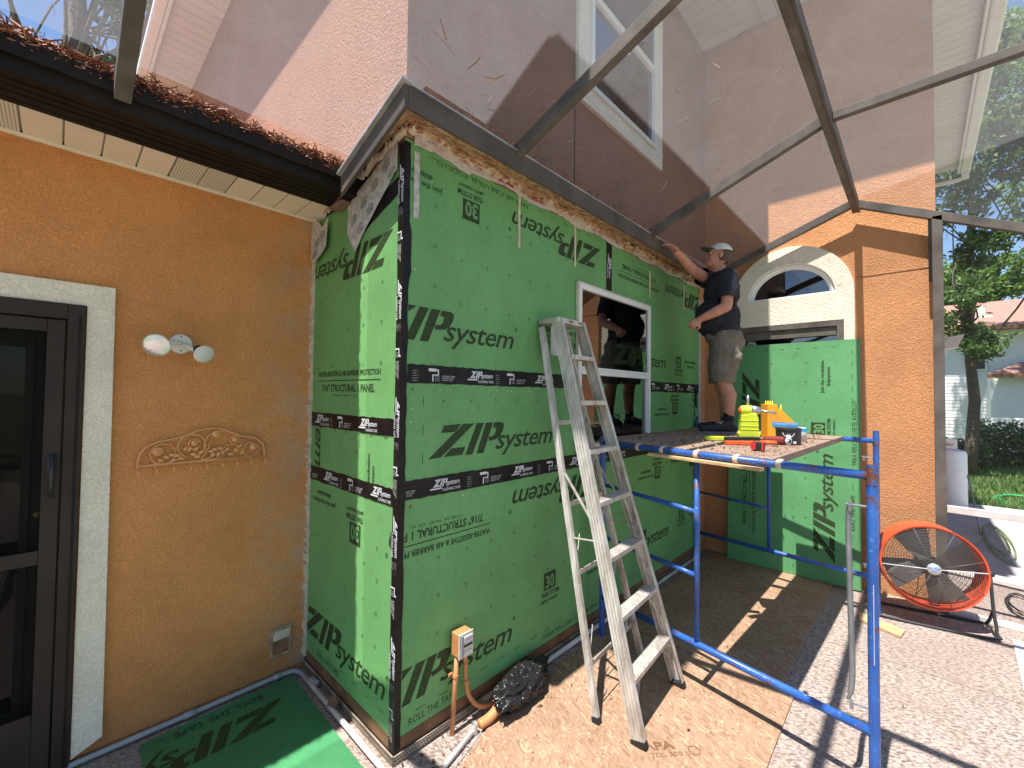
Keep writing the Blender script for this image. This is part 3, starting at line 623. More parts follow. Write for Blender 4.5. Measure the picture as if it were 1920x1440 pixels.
W.marks(.25, 1.1, .55, 1., .2, .2); W.marks(1.2, 2.3, .62, 1.15, .2, .2); W.dashes(.12, 2.4, .205, L=.06)
W.st(Stamp().text('ROLL THE TAPE', 0, 0, .30, .038), .08, .150, 0, .001, W.faint); W.st(Stamp().text('PARA APLICAR USE EL RODILLO', 0, 0, .75, .034), 1.15, .150, 0, .001, W.faint)
emit(W, pF, (.035, 2.435))
W = Wall((0, 0, 0), (1, 0, 0), (0, 0, 1), (0, -1, 0))
W.st(LOGO, 2.13, .40); W.st(LOGO, 4.32, 1.235, pi); W.thirty(3.0, 1.25, pi); W.st(TJ, 2.85, 1.13, pi); W.thirty(3.46, .42); W.st(TJ, 3.66, .50); W.marks(2.5, 3.9, .62, 1.0); W.dashes(2.5, 3.9, .205, L=.06)
emit(W, pG, (2.45, 4.02))
# short face panels, x=0 plane: u = -y
def spanel(y0, y1, z0, z1): return MB().box((0.0, y0, z0), (.011, y1, z1)).build('sheathing_panel', 'green_sheathing', H)
sA = spanel(.012, 1.112, 1.662, 3.09); sB = spanel(.012, 1.112, 1.305, 1.658); sC = spanel(.012, 1.112, .12, 1.301)
def semit(W, po, z0, z1):
    cl = [((0, 0, z0+.004), (0, 0, -1)), ((0, 0, z1-.004), (0, 0, 1)), ((0, 1.10, 0), (0, 1, 0)), ((0, .03, 0), (0, -1, 0))]
    for mb, mn, nm in ((W.dark, 'black_print', 'lettering'), (W.green, 'green_knockout', 'lettering'), (W.faint, 'faint_print', 'nail_marks')):
        if mb.v:
            mb.build(nm, mn, po, clips=cl, props=STUFF if nm == 'nail_marks' else None)
def SW(): return Wall((0, 0, 0), (0, -1, 0), (0, 0, 1), (-1, 0, 0))
W = SW(); W.st(LOGO, -.10, 2.705, pi); W.st(TS, -1.0, 1.815); W.marks(-1.0, -.05, 2.0, 2.5, .2, .22); semit(W, sA, 1.662, 3.09)
W = SW(); W.st(LOGO, -1.04, 2.42, -pi/2); W.st(TJ, -.245, 1.17, pi/2); W.dashes(-1.05, -.1, 1.60, L=.03); W.marks(-1., -.3, 1.5, 1.52, .18); semit(W, sB, 1.305, 1.658)
W = SW(); W.st(LOGO, .98, 1.145, pi); W.thirty(-.385, 1.195, pi); W.st(TJ, -.70, 1.20, pi); W.st(LOGO, -1.16, .245); W.marks(-1., -.3, .5, 1.0, .22, .2); W.marks(-.2, -.05, .5, 1.1, .2, .17, .012); W.dashes(-1.05, -.1, .20, L=.05)
W.st(Stamp().text('ROLL THE TAPE', 0, 0, .30, .038), -.92, .150, 0, .001, W.faint)
semit(W, sC, .12, 1.301)
# tapes
def htape(a0, a1, zc, hgt, plane, period=.62, ph=.3, slope=0., jag=.003):
    mb = MB(); n = int((a1-a0)/.03); up_, lo = [], []
    for i in range(n+1):
        a = a0+(a1-a0)*i/n; z = zc+slope*(a-a0); up_.append((a, z+hgt/2+random.uniform(-jag, jag))); lo.append((a, z-hgt/2+random.uniform(-jag, jag)))
    poly = up_+lo[::-1]
    wm = MB()
    if plane == 'L': mb.prism(poly, (0, -.0005, 0), (1, 0, 0), (0, 0, 1), (0, -1, 0), .0022); W = Wall((0, -.0032, 0), (1, 0, 0), (0, 0, 1), (0, -1, 0))
    else: mb.prism([(-a, b) for a, b in poly], (-.0005, 0, 0), (0, -1, 0), (0, 0, 1), (-1, 0, 0), .0022); W = Wall((-.0032, 0, 0), (0, -1, 0), (0, 0, 1), (-1, 0, 0))
    t_ = mb.build('seam_tape', 'black_tape', H)
    b0, b1 = (a0, a1) if plane == 'L' else (-a1, -a0)
    x = b0+ph-period
    while x < b1:
        z = zc-.047+slope*(x-a0)
        if x > b0-.1: W.st(TL, x, z+.004, 0, 0); W.st(TT, x-.27, z+.004, 0, 0)
        x += period
    if plane == 'L': cl = [((b0+.005, 0, 0), (-1, 0, 0)), ((b1-.005, 0, 0), (1, 0, 0))]
    else: cl = [((0, -b0-.005, 0), (0, 1, 0)), ((0, -b1+.005, 0), (0, -1, 0))]
    W.dark.build('tape_print', 'white_print', t_, clips=cl)
    return t_
htape(.035, WX0-.03, 1.940, .098, 'L', .60, .40); htape(WX1+.03, 4.03, 1.937, .10, 'L', .60, .3)
htape(.035, 2.7, 1.341, .100, 'L', .63, .15); htape(2.7, 4.03, 1.341, .10, 'L', .63, .2)
htape(.030, 1.10, 1.660, .090, 'S', .60, .07); htape(.030, 1.10, 1.303, .090, 'S', .60, .22)
htape(.030, .50, 2.93, .095, 'S', .60, .2, slope=-.30)
# top left tape strip on sloped upper edge handled by wrap; vertical tapes
def vtape(x, z0, z1, w_, off=0.):
    mb = MB(); mb.box((x-w_/2, -.0040-off, z0), (x+w_/2, -.0027-off, z1)); t_ = mb.build('seam_tape', 'black_tape', H)
    W = Wall((0, -.0050-off, 0), (0, 0, -1), (1, 0, 0), (0, -1, 0)); z = z1-.15
    while z > z0+.1: W.st(TL, -z, x-.045, 0, 0); z -= .6
    if W.dark.v: W.dark.build('tape_print', 'white_print', t_, clips=[((0, 0, z0+.01), (0, 0, -1)), ((x+w_/2-.003, 0, 0), (1, 0, 0))])
vtape(1.992, WZ1+.03, 3.19, .085); vtape(3.937, 1.42, 1.89, .08)
# corner tape: folds round the corner
mb = MB(); random.seed(3); zs = [.065+i*(3.13-.065)/60 for i in range(61)]; vs = []
for z in zs:
    bump_ = .012 if 2.45 < z < 2.72 else 0
    vs += [(-.0062, .046+random.uniform(-.002, .002), z), (-.0075, -.0075, z), (.030+random.uniform(-.003, .003)+bump_, -.0062, z)]
mb.add(vs, [(3*i+j, 3*i+j+1, 3*i+j+4, 3*i+j+3) for i in range(60) for j in range(2)])
ct = mb.build('corner_tape', 'black_tape', H)
W = Wall((-.0085, 0, 0), (0, 0, -1), (0, -1, 0), (-1, 0, 0)); z = 3.02
while z > .3: W.st(TL, -z, -.055, 0, 0); W.st(TT, -(z-.33), -.052, 0, 0); z -= .60
W.dark.build('tape_print', 'white_print', ct, clips=[((0, -.004, 0), (0, -1, 0)), ((0, .049, 0), (0, 1, 0))])
# old caulk strips hanging on the sheathing
for (x, z0, z1) in ((.862, 2.80, 3.17), (1.495, 2.82, 3.14), (2.75, 2.79, 3.06), (3.588, 2.80, 3.09)):
    mb = MB(); mb.box((x-.011, -.006, z0), (x+.011, -.001, z1)); mb.build('caulk_strip', 'raw_plaster', H, bevel=.002)
mb = MB(); mb.box((.052, -.006, 2.75), (.085, -.001, 3.10)); mb.build('wrap_strip', 'wrap_paper', H)
# nail heads (bright) along edges
q = MB()
for i in range(70):
    x = random.uniform(.06, 1.4); z = random.choice([random.uniform(.15, 3.0), 1.26+random.uniform(-.01, .01), 1.86])
    if random.random() < .4: x = random.choice((.065, .07, .42))+random.uniform(-.006, .006)
    r = random.uniform(.0025, .005); q.add([(x-r, -.0018, z-r), (x+r, -.0018, z-r*.6), (x+r*.7, -.0018, z+r), (x-r, -.0018, z+r*.6)], [(0, 1, 2, 3)])
q.build('nail_heads', 'raw_plaster', H, props=STUFF)
# base: exposed wood sill and perforated weep screed
part('sill_plate', 'brown_wood', ((-.002, -.002, .055), (4.03, .012, .118)), ((-.002, .0125, .055), (.0125, 1.112, .118)))
def screed(p0, p1, nrm, name='weep_screed'):
    p0 = Vector(p0); p1 = Vector(p1); d = (p1-p0).normalized(); L = (p1-p0).length; n_ = Vector(nrm); mb = MB(); cell = .017; cols = int(L/cell); rows = 3; k6 = 6
    z0, z1 = .004, .055; ch = (z1-z0)/rows
    for i in range(cols):
        for j in range(rows):
            c = p0+d*(i+.5+(.25 if j % 2 else -.25))*cell+Vector((0, 0, z0+ch*(j+.5)))
            sq = [(-cell/2, -ch/2), (cell/2, -ch/2), (cell/2, ch/2), (-cell/2, ch/2)]; rr = cell*.32
            hx = [(rr*cos(a), rr*sin(a)) for a in (-3*pi/4, -pi/4, pi/4, 3*pi/4)]
            vs = [c+d*a+Vector((0, 0, b)) for a, b in sq+hx]; mb.add(vs, [(m_, (m_+1) % 4, 4+(m_+1) % 4, 4+m_) for m_ in range(4)])
    mb.obox(p0+Vector((0, 0, .0555))+n_*.003, p1+Vector((0, 0, .0555))+n_*.003, .008, .003)
    return mb.build(name, 'mesh_metal', H)
screed((-.012, -.012, 0), (4.0, -.012, 0), (0, -1, 0)); screed((-.012, 1.10, 0), (-.012, -.012, 0), (-1, 0, 0))
part('slab_edge', 'black_plastic', ((-.003, -.003, 0), (4.03, .05, .054)), ((-.003, .051, 0), (.05, 1.112, .054)))
# jagged plaster edge where the orange wall meets the sheathing
mb = MB(); random.seed(11)
for seg in range(120):
    z = .08+seg*2.92/120; w_ = random.uniform(.006, .022); mb.box((-.004-w_, 1.090+random.uniform(-.006, .003), z), (-.001, 1.121, z+.0235))
mb.build('broken_plaster_edge', 'raw_plaster', H)
m, t, p = newmat('torn_edge'); v = coord(t); t.links.new(ramp(t, noise(t, coord(t, (1, 2, 2)), 16, 8, .8, 1), [(.30, (.02, .013, .01)), (.42, (.20, .10, .05)), (.52, (.46, .26, .13)), (.62, (.60, .48, .34)), (.72, (.32, .17, .09))]), p.inputs['Base Color']); p.inputs['Roughness'].default_value = .95; bump(t, p, noise(t, v, 30, 6, .7), .8, .01)
# ---- roof edge of bump-out: slopes like the screen roof
def zs_(y): return 3.30+.36*(-y-.15)
YF = -.17
part('fascia', 'fascia_metal', ((-.105, YF-.018, 3.165), (4.05, YF, 3.275)), bevel=.003, label='grey metal fascia along the bump-out')
part('drip_edge', 'drip_metal', ((-.112, YF-.026, 3.276), (4.05, YF+.02, 3.284)))
mb = MB(); poly = [(YF-.015, 3.165), (YF-.015, 3.275), (.46, 3.055), (.46, 2.955)]
mb.prism(poly, (-.125, 0, 0), (0, 1, 0), (0, 0, 1), (1, 0, 0), .019); mb.build('fascia', 'fascia_metal', H)
mb = MB(); poly = [(YF-.03, 3.279), (YF-.03, 3.289), (.46, 3.069), (.46, 3.058)]
mb.prism(poly, (-.150, 0, 0), (0, 1, 0), (0, 0, 1), (1, 0, 0), .055); mb.build('drip_edge', 'drip_metal', H)
# underside behind fascia: remaining stucco band, lip of torn stucco, flashing tape
mb = MB(); mb.add([(-.105, YF, 3.167), (4.05, YF, 3.167), (4.05, -.0, 3.215), (-.0, -.0, 3.215)], [(0, 1, 2, 3)]); mb.add([(-.105, YF, 3.167), (-.0, 0, 3.215), (0, 1.1, 3.03), (-.105, .46, 2.96), ], [(0, 1, 2, 3)]); mb.build('eave_underside', 'torn_edge', H)
random.seed(5)
def torn_lip(p0, p1, out, n, thick, hgt, name='torn_stucco_lip', mat='raw_plaster', drop=.03):
    p0 = Vector(p0); p1 = Vector(p1); out = Vector(out); vs = []
    nz = 0
    for i in range(n+1):
        p = p0.lerp(p1, i/n); nz = nz*.6+random.uniform(-1, 1)*.4; t_ = thick*(1+.5*nz); hh = hgt*(1+.55*random.uniform(-1, 1)); dz = drop*nz
        vs += [p+Vector((0, 0, dz)), p+out*t_+Vector((0, 0, dz+.008)), p+out*t_*random.uniform(.8, 1.1)+Vector((0, 0, dz-hh)), p+Vector((0, 0, dz-hh-.008))]
    mb = MB(); mb.add(vs, [(4*i+j, 4*i+(j+1) % 4, 4*i+4+(j+1) % 4, 4*i+4+j) for i in range(n) for j in range(4)]+[(0, 1, 2, 3)]); return mb.build(name, mat, H)
torn_lip((-.01, -.002, 3.205), (4.03, -.002, 3.178), (0, -1, 0), 230, .046, .016)
torn_lip((-.01, -.03, 3.200), (4.03, -.03, 3.172), (0, -1, 0), 170, .030, .012, 'torn_lath', 'torn_edge', .035)
torn_lip((-.002, -.01, 3.19), (-.002, 1.08, 3.00), (-1, 0, 0), 90, .028, .014)
mb = MB(); vs = []; n = 200
for i in range(n+1):
    x = .05+3.98*i/n; top = 3.212-.03*i/n; bot = 3.150-.022*i/n+.012*sin(i*.23)+random.uniform(-.004, .004)-(.02 if i < 20 else 0)
    vs += [(x, -.004-random.uniform(0, .006), top), (x, -.006-random.uniform(0, .01), (top+bot)/2), (x, -.0045, bot)]
mb.add(vs, [(3*i+j, 3*i+j+1, 3*i+j+4, 3*i+j+3) for i in range(n) for j in range(2)]); ft = mb.build('torn_flashing_tape', 'flashing_tape', H)
W = Wall((0, -.0165, 0), (1, 0, 0), (0, 0, 1), (0, -1, 0))
for x, s_ in ((.95, 'FLASHING'), (2.55, 'FLASHING'), (3.5, 'FLASHING')): W.st(Stamp().text(s_, 0, 0, .16, .022, 0, .02), x, 3.165-.007*x, 0, 0)
W.dark.build('tape_print', 'red_print', ft)
# loose red torn film shreds
mb = MB()
for i in range(26):
    x = random.uniform(.1, 3.9) if i > 14 else random.uniform(.35, .95); z = 3.19-.008*x; L = random.uniform(.02, .07)
    mb.add([(x, -.018, z), (x+L, -.022, z-.01-random.uniform(0, .02)), (x+L*.8, -.024, z-.022), (x+.01, -.02, z-.012)], [(0, 1, 2, 3)])
mb.build('torn_red_film', 'red_print', H, props=STUFF)
# house-wrap remnants with printed ovals on the short face
def wrap(poly, name='house_wrap_scrap', off=.012, ov=()):
    mb = MB(); mb.prism(poly, (-off, 0, 0), (0, -1, 0), (0, 0, 1), (-1, 0, 0), .002); o_ = mb.build(name, 'wrap_paper', H)
    W = Wall((-off-.003, 0, 0), (0, -1, 0), (0, 0, 1), (-1, 0, 0))
    for a, b, an in ov:
        s = Stamp(); n_ = 14; oo = 0
        pts_o = [(.040*cos(2*pi*k/n_), .025*sin(2*pi*k/n_)) for k in range(n_)]; pts_i = [(.036*cos(2*pi*k/n_), .021*sin(2*pi*k/n_)) for k in range(n_)]
        s.v = pts_o+pts_i; s.f = [(k, (k+1) % n_, n_+(k+1) % n_, n_+k) for k in range(n_)]
        s.text('House', -.028, .002, .055, .013, .2, .01); s.text('Wrap', -.022, -.016, .046, .013, .2, .01); W.st(s, a, b, an, 0)
    if W.dark.v: W.dark.build('wrap_print', 'black_print', o_)
wrap([(-.60, 2.98), (-.44, 3.03), (-.30, 3.07), (-.05, 3.16), (-.055, 3.0), (-.16, 2.93), (-.30, 2.83), (-.42, 2.74), (-.50, 2.66), (-.60, 2.80)], ov=[(-.52, 2.86, .6), (-.40, 2.93, .6), (-.28, 2.99, .6), (-.16, 3.06, .6), (-.44, 2.79, .6), (-.33, 2.87, .6), (-.10, 2.99, .6)])
wrap([(-1.09, 2.93), (-1.02, 2.99), (-.92, 2.92), (-.84, 2.96), (-.86, 2.78), (-.94, 2.74), (-1.06, 2.70), (-1.10, 2.80)], off=.03, ov=[(-1.0, 2.83, .5), (-.92, 2.86, .5), (-1.03, 2.76, .5)])
# windows
def window(name, x0, x1, z0, z1, mid, yf, fr=.038, dep=.05, glass='window_glass', mat='white_vinyl', upper_in=False):
    mb = MB()
    mb.box((x0, yf, z0), (x0+fr, yf+dep, z1)); mb.box((x1-fr, yf, z0), (x1, yf+dep, z1)); mb.box((x0+fr, yf, z1-fr), (x1-fr, yf+dep, z1)); mb.box((x0+fr, yf, z0), (x1-fr, yf+dep, z0+fr))
    mb.box((x0+fr, yf+.004, mid-.03), (x1-fr, yf+dep, mid+.03)); mb.box((x0+fr, yf-.004, mid+.008), (x1-fr, yf+.004, mid+.016))
    o_ = mb.build(name, mat, H, bevel=.002)
    MB().box((x0+fr, yf+.018, mid+.03), (x1-fr, yf+.022, z1-fr)).build('pane', glass, o_)
    MB().box((x0+fr, yf+.036, z0+fr), (x1-fr, yf+.040, mid-.03)).build('pane', glass, o_); return o_
wn = window('window', WX0, WX1, WZ0, WZ1, WM, -.022)
part('nailing_flange', 'aged_vinyl', ((WX0-.022, -.0265, WZ0), (WX0-.002, -.003, WZ1+.012)), ((WX0-.001, -.0225, WZ1+.001), (WX1, -.003, WZ1+.012)), parent=wn)
part('jamb', 'interior_wall', ((WX1-.03, .03, WZ0), (WX1, .14, WZ1)), ((WX0, .03, WZ0), (WX0+.03, .14, WZ1)), ((WX0+.03, .03, WZ1-.03), (WX1-.03, .14, WZ1)), parent=wn)
# upper window with white stucco band
UX0, UX1, UZ0, UZ1 = 1.64, 2.735, 4.265, 5.85
mb = MB(); mb.box((1.485, -.03, 4.130), (UX0, -.0005, 5.98)); mb.box((UX1+.06, -.03, 4.130), (2.965, -.0005, 5.98)); mb.box((UX0, -.03, 4.130), (UX1+.06, -.0005, UZ0)); mb.box((UX0, -.03, UZ1), (UX1+.06, -.0005, 5.98)); mb.build('window_surround', 'white_stucco', H)
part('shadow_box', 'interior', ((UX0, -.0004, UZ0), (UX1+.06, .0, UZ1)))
window('window', UX0+.002, UX1+.058, UZ0+.002, UZ1-.002, 5.05, -.052, fr=.04, dep=.04, glass='dark_glass')

# pine straw lying in gutters and on the roof edge
def straw(name, n, fn, lmin, lmax, r, seed, label, cat='pine straw', mat='needle_litter'):
    rs = np.random.RandomState(seed); V = []; F = []
    for i in range(n):
        p = np.array(fn(rs)); L = rs.uniform(lmin, lmax); a = rs.uniform(0, 2*pi); e = rs.uniform(-.5, .6) if rs.rand() > .06 else rs.uniform(.4, 1.2)
        d = np.array([cos(a)*cos(e), sin(a)*cos(e)*.6, sin(e)]); b = rs.normal(size=3)*.25; s_ = np.cross(d, rs.normal(size=3)); s_ = s_/np.linalg.norm(s_)*r; o_ = len(V)
        for k_ in (0, .5, 1):
            c_ = p+d*L*(k_-.5)+b*L*(k_-.5)**2; V += [c_-s_, c_+s_]
        F += [(o_, o_+1, o_+3, o_+2), (o_+2, o_+3, o_+5, o_+4)]
    mb = MB(); mb.add([tuple(q_) for q_ in V], F); return tag(mb.build(name, mat, None, props=STUFF), label, cat)
straw('pine_straw', 17000, lambda r: (r.uniform(-2.6, -.03), r.uniform(.465, .64), 3.095+.062*r.rand()**1.4), .04, .12, .0026, 1, 'brown pine straw heaped in the black gutter above the left wall')
straw('pine_straw', 1700, lambda r: (r.uniform(.25, 2.6)*1, r.uniform(YF+.0, -.02), 3.285+.04*r.rand()), .05, .14, .0016, 2, 'thin pine straw caught behind the grey fascia of the bump-out')

o = MB().tube([(-.75, .98, 3.275), (-.47, .98, 3.26)], .030, 12); tag(o.build('vent_pipe', 'pvc_white', None, autosm=True), 'short pale pipe lying on the low roof among the pine straw', 'pipe')
# ================================================================== SCREEN ENCLOSURE
E_ = thing('screen_enclosure', 'dark aluminium pool cage with sloping screen roof over the patio', 'screen enclosure')
YR, ZR = -1.46, zs_(-1.46)-.0
def raft(x, y0=-.17, w_=.050, h=.075, xt=None):
    MB().obox((x, y0, zs_(y0)-.02), (x if xt is None else xt, YR, ZR-.01), w_, h).build('rafter', 'cage_metal', E_, bevel=.004)
raft(.66); raft(2.40); raft(4.13, -.17); raft(-1.04, .47, .055, .09, xt=-1.055); raft(-2.8, .47)
part('ridge_beam', 'cage_metal', ((-6, YR-.028, ZR-.105), (4.16, YR+.022, ZR+.03)), parent=E_, bevel=.004)
part('beam_flange', 'fascia_metal', ((-6, YR-.0285-.012, ZR-.112), (4.16, YR-.0285, ZR-.098)), parent=E_)
# purlins running on from the ridge
for x, zt in ((2.42, .02), (.66, .02), (-1.04, .02), (-2.8, .02)):
    MB().obox((x, YR-.03, ZR), (x, -5.4, ZR+zt), .05, .055).build('purlin', 'cage_metal', E_, bevel=.003)
MB().obox((4.15, -1.44, 3.765), (4.15, -3.9, 2.56), .05, .075).build('end_beam', 'cage_metal', E_, bevel=.004)
part('wall_channel', 'dark_bronze', ((.2, -.10, 3.29), (4.1, -.012, 3.335)), parent=E_, bevel=.003)
post = part('post', 'cage_metal', ((4.125, -2.065, 0), (4.175, -1.995, 3.475)), parent=E_, bevel=.004)
part('post_channel', 'dark_bronze', ((4.13, -1.9949, 2.9), (4.17, -1.972, 3.48)), parent=E_)
part('chair_rail', 'rail_white', ((4.13, -3.9, .865), (4.17, -2.066, .925)), parent=E_, bevel=.003)
part('base_track', 'rail_white', ((4.125, -3.9, .001), (4.175, -2.066, .045)), parent=E_, bevel=.003)
part('post', 'cage_metal', ((4.125, -3.96, 0), (4.175, -3.9, 2.6)), ((4.125, -5.4, 0), (4.175, -5.34, 2.6)), parent=E_, bevel=.004)
def screen(pts, mat='insect_screen'):
    mb = MB(); n = len(pts); mb.add(pts, [tuple(range(n))]); mb.build('screen_panel', mat, E_)
zf = lambda y: zs_(y)+.028
xsn = (-4.5, -2.8, -1.04, .0, .66, 2.40, 4.13)
for i in range(len(xsn)-1):
    a, b = xsn[i], xsn[i+1]; y0 = .37 if b <= .01 else -.17
    a_ = a+(.02 if a else 0); b_ = b-(.02 if b else 0); screen([(a_, y0, zf(y0)), (b_, y0, zf(y0)), (b_, YR, zf(YR)), (a_, YR, zf(YR))])
xp = (-4.5, -2.8, -1.04, .66, 2.42)
for a, b in zip(xp, xp[1:]): screen([(a+.02, YR-.03, ZR+.03), (b-.02, YR-.03, ZR+.03), (b-.02, -5.4, ZR+.05), (a+.02, -5.4, ZR+.05)])
screen([(2.44, YR-.03, ZR+.03), (4.13, YR-.03, 3.80), (2.44, -5.4, ZR+.05)]); screen([(4.13, YR-.03, 3.80), (4.13, -3.9, 2.60), (2.44, -5.4, ZR+.05)])
screen([(4.152, -2.066, .045), (4.152, -3.9, .045), (4.152, -3.9, .865), (4.152, -2.066, .865)], 'side_screen')
screen([(4.152, -2.066, .925), (4.152, -3.9, .925), (4.152, -3.9, 2.56), (4.152, -2.066, 3.45)], 'side_screen')

def on_screen(r):
    y = r.uniform(-1.4, -.3); return (r.uniform(.3, 4.0), y, zf(y)+.004)
straw('screen_litter', 60, on_screen, .03, .13, .0016, 15, 'pale curled pine needles lying on the sloping roof screen', 'pine straw', 'raw_plaster')
straw('screen_litter', 22, lambda r: (r.uniform(-.1, 3.0), r.uniform(-.45, -.17), zf(-.3)+.01), .05, .15, .0018, 16, 'dry needles caught on the screen along the bump-out fascia', 'pine straw')
# ================================================================== FIXTURES ON THE LEFT WALL
L = thing('flood_light', 'white twin head flood light on the orange wall above the hook rack', 'light', (-.73, 1.118, 2.10))
MB().lathe([(0, 0), (.052, 0), (.055, .008), (.050, .018), (0, .020)], (-.722, 1.118, 2.100), (0, -1, 0), 32).build('mounting_plate', 'white_lamp', L, autosm=True)
MB().lathe([(.0, .019), (.004, .019), (.004, .021), (0, .022)], (-.722, 1.118, 2.140), (0, -1, 0), 8).build('screw', 'black_plastic', L)
MB().lathe([(.0, .019), (.004, .019), (.004, .021), (0, .022)], (-.722, 1.118, 2.062), (0, -1, 0), 8).build('screw', 'black_plastic', L)
def head(c, ax, r, name, big):
    ax = Vector(ax).normalized(); c = Vector(c)
    o_ = MB().lathe([(.0, -.085), (.022, -.085), (.024, -.05), (.03, -.04), (r*.98, -.004), (r, 0), (r*.93, .004)], c, ax, 32).build(name, 'white_lamp', L, smooth=True)
    MB().lathe([(r*.93, .003), (r*.7, .009), (r*.35, .012), (0, .013)], c, ax, 32).build('lens', 'clear_plastic' if not big else 'silver_lens', o_, smooth=True)
    MB().lathe([(.0225, -.06), (.026, -.06), (.0262, -.085), (.020, -.09)], c, ax, 20).build('collar', 'black_rubber', o_, smooth=True)
m, t, p = newmat('silver_lens'); v = coord(t); p.inputs['Base Color'].default_value = (.75, .75, .74, 1); p.inputs['Metallic'].default_value = .75; p.inputs['Roughness'].default_value = .25; bump(t, p, noise(t, v, 40, 3), .5, .006)
head((-.842, .985, 2.073), (-.35, -.88, -.36), .060, 'lamp_head', True)
head((-.640, .965, 2.040), (.16, -.92, -.36), .050, 'lamp_head', False)
MB().tube([(-.79, 1.045, 2.092), (-.74, 1.085, 2.105), (-.72, 1.105, 2.10)], .013, 10).tube([(-.672, 1.04, 2.065), (-.70, 1.08, 2.09), (-.72, 1.105, 2.10)], .013, 10).build('swivel_arm', 'white_lamp', L, smooth=True)

K = thing('hook_rack', 'orange painted wrought iron hook rack with leaf scrollwork on the left wall', 'hook rack', (-.585, 1.11, 1.42))
kx0, kx1, kz = -.889, -.285, 1.437
def kb(pts, r, nm='scroll', seg=6): return MB().tube([(kx0+a*(kx1-kx0), 1.094, kz+b) for a, b in pts], r*1.35, seg).build(nm, 'rack_paint', K, smooth=True)
kb([(0, 0), (1, 0)], .0042, 'bar')
kb([(0, -.03), (.0, .03), (.012, .065), (.05, .098), (.13, .122), (.24, .133), (.32, .145), (.42, .175), (.52, .185), (.60, .182), (.70, .155), (.80, .128), (.90, .118), (.97, .085), (.995, .05), (1, 0)], .0042, 'arch')
for c, r0, t0, t1 in (((.17, .055), .055, 0, 6.3), ((.38, .09), .065, -1.2, 4.5), ((.40, .10), .028, 0, 6.2), ((.73, .11), .026, 0, 6.2), ((.87, .045), .042, 0, 6.2), ((.70, .035), .05, .3, 2.9), ((.60, .09), .075, 1.2, 3.4)):
    kb([(c[0]+r0*cos(t0+(t1-t0)*i/14)/.604, c[1]+r0*sin(t0+(t1-t0)*i/14)) for i in range(15)], .0028)
for a, b in (((.45, .0), (.55, .16)), ((.45, .0), (.62, .06)), ((.45, 0), (.66, .03)), ((.72, .05), (.80, .11)), ((.25, .02), (.33, .03))): kb([a, ((a[0]+b[0])/2+.01, (a[1]+b[1])/2-.008), b], .0028, 'stem')
for i in range(9):
    x = kx0+(kx1-kx0)*i/8; MB().tube([(x, 1.094, kz), (x, 1.092, kz-.032), (x, 1.080, kz-.044), (x, 1.066, kz-.040), (x, 1.062, kz-.020)], .0048, 6).build('hook', 'rack_paint', K, smooth=True)
for a, b, r in ((.13, .07, .024), (.57, .150, .022), (.73, .112, .018), (.89, .062, .020), (.40, .105, .018)):
    mb = MB()
    for j, rr in enumerate((r, r*.72, r*.42)):
        mb.lathe([(rr, 0), (rr*.95, .004), (rr*.55, .006+.002*j), (0, .005+.002*j)], (kx0+a*(kx1-kx0), 1.092-.003*j, kz+b), (.1*j, -1, .12*j), 10)
    mb.build('flower', 'rack_paint', K, smooth=False)
random.seed(4)
for a, b in ((.15, .02), (.19, .035), (.23, .045), (.27, .04), (.30, .022), (.24, .015), (.33, .075), (.36, .07), (.41, .07), (.39, .04), (.45, .05), (.42, .025), (.53, .05), (.56, .06), (.60, .065), (.54, .03), (.59, .03), (.63, .04), (.66, .055), (.69, .025), (.74, .045), (.77, .07), (.79, .03)):
    an = random.uniform(-.6, 1.2); x = kx0+a*(kx1-kx0); z = kz+b; u = Vector((cos(an), 0, sin(an))); v_ = Vector((-sin(an), 0, cos(an))); s_ = .85
    mb = MB(); ptsl = [(-.017, 0), (-.006, .009), (.006, .008), (.019, 0), (.006, -.008), (-.006, -.009)]
    mb.prism([(p_[0]*s_, p_[1]*s_) for p_ in ptsl], (x, 1.096, z), u, v_, (.15, -1, .2), .006); mb.build('leaf', 'rack_paint', K)
# outlet patch
P_ = thing('outlet_patch', 'rough cement patch around a blank outlet low on the orange wall', 'wall patch', (-.155, 1.118, .24))
mb = MB(); mb.prism([(-.218, .142), (-.185, .134), (-.15, .144), (-.112, .136), (-.088, .152), (-.094, .20), (-.084, .25), (-.092, .30), (-.085, .322), (-.12, .318), (-.15, .334), (-.19, .322), (-.21, .328), (-.216, .28), (-.229, .24), (-.219, .19)], (0, 1.119, 0), (1, 0, 0), (0, 0, 1), (0, -1, 0), .012); mb.build('mortar', 'patch_mortar', P_, bevel=.004)
MB().prism([(-.20, .246), (-.104, .250), (-.100, .302), (-.19, .305), (-.203, .28)], (0, 1.108, 0), (1, 0, 0), (0, 0, 1), (0, -1, 0), .012).build('cover', 'raw_plaster', P_, bevel=.004); MB().box((-.205, 1.102, .158), (-.112, 1.1055, .236)).build('plate', 'brown_wood', P_, bevel=.004)
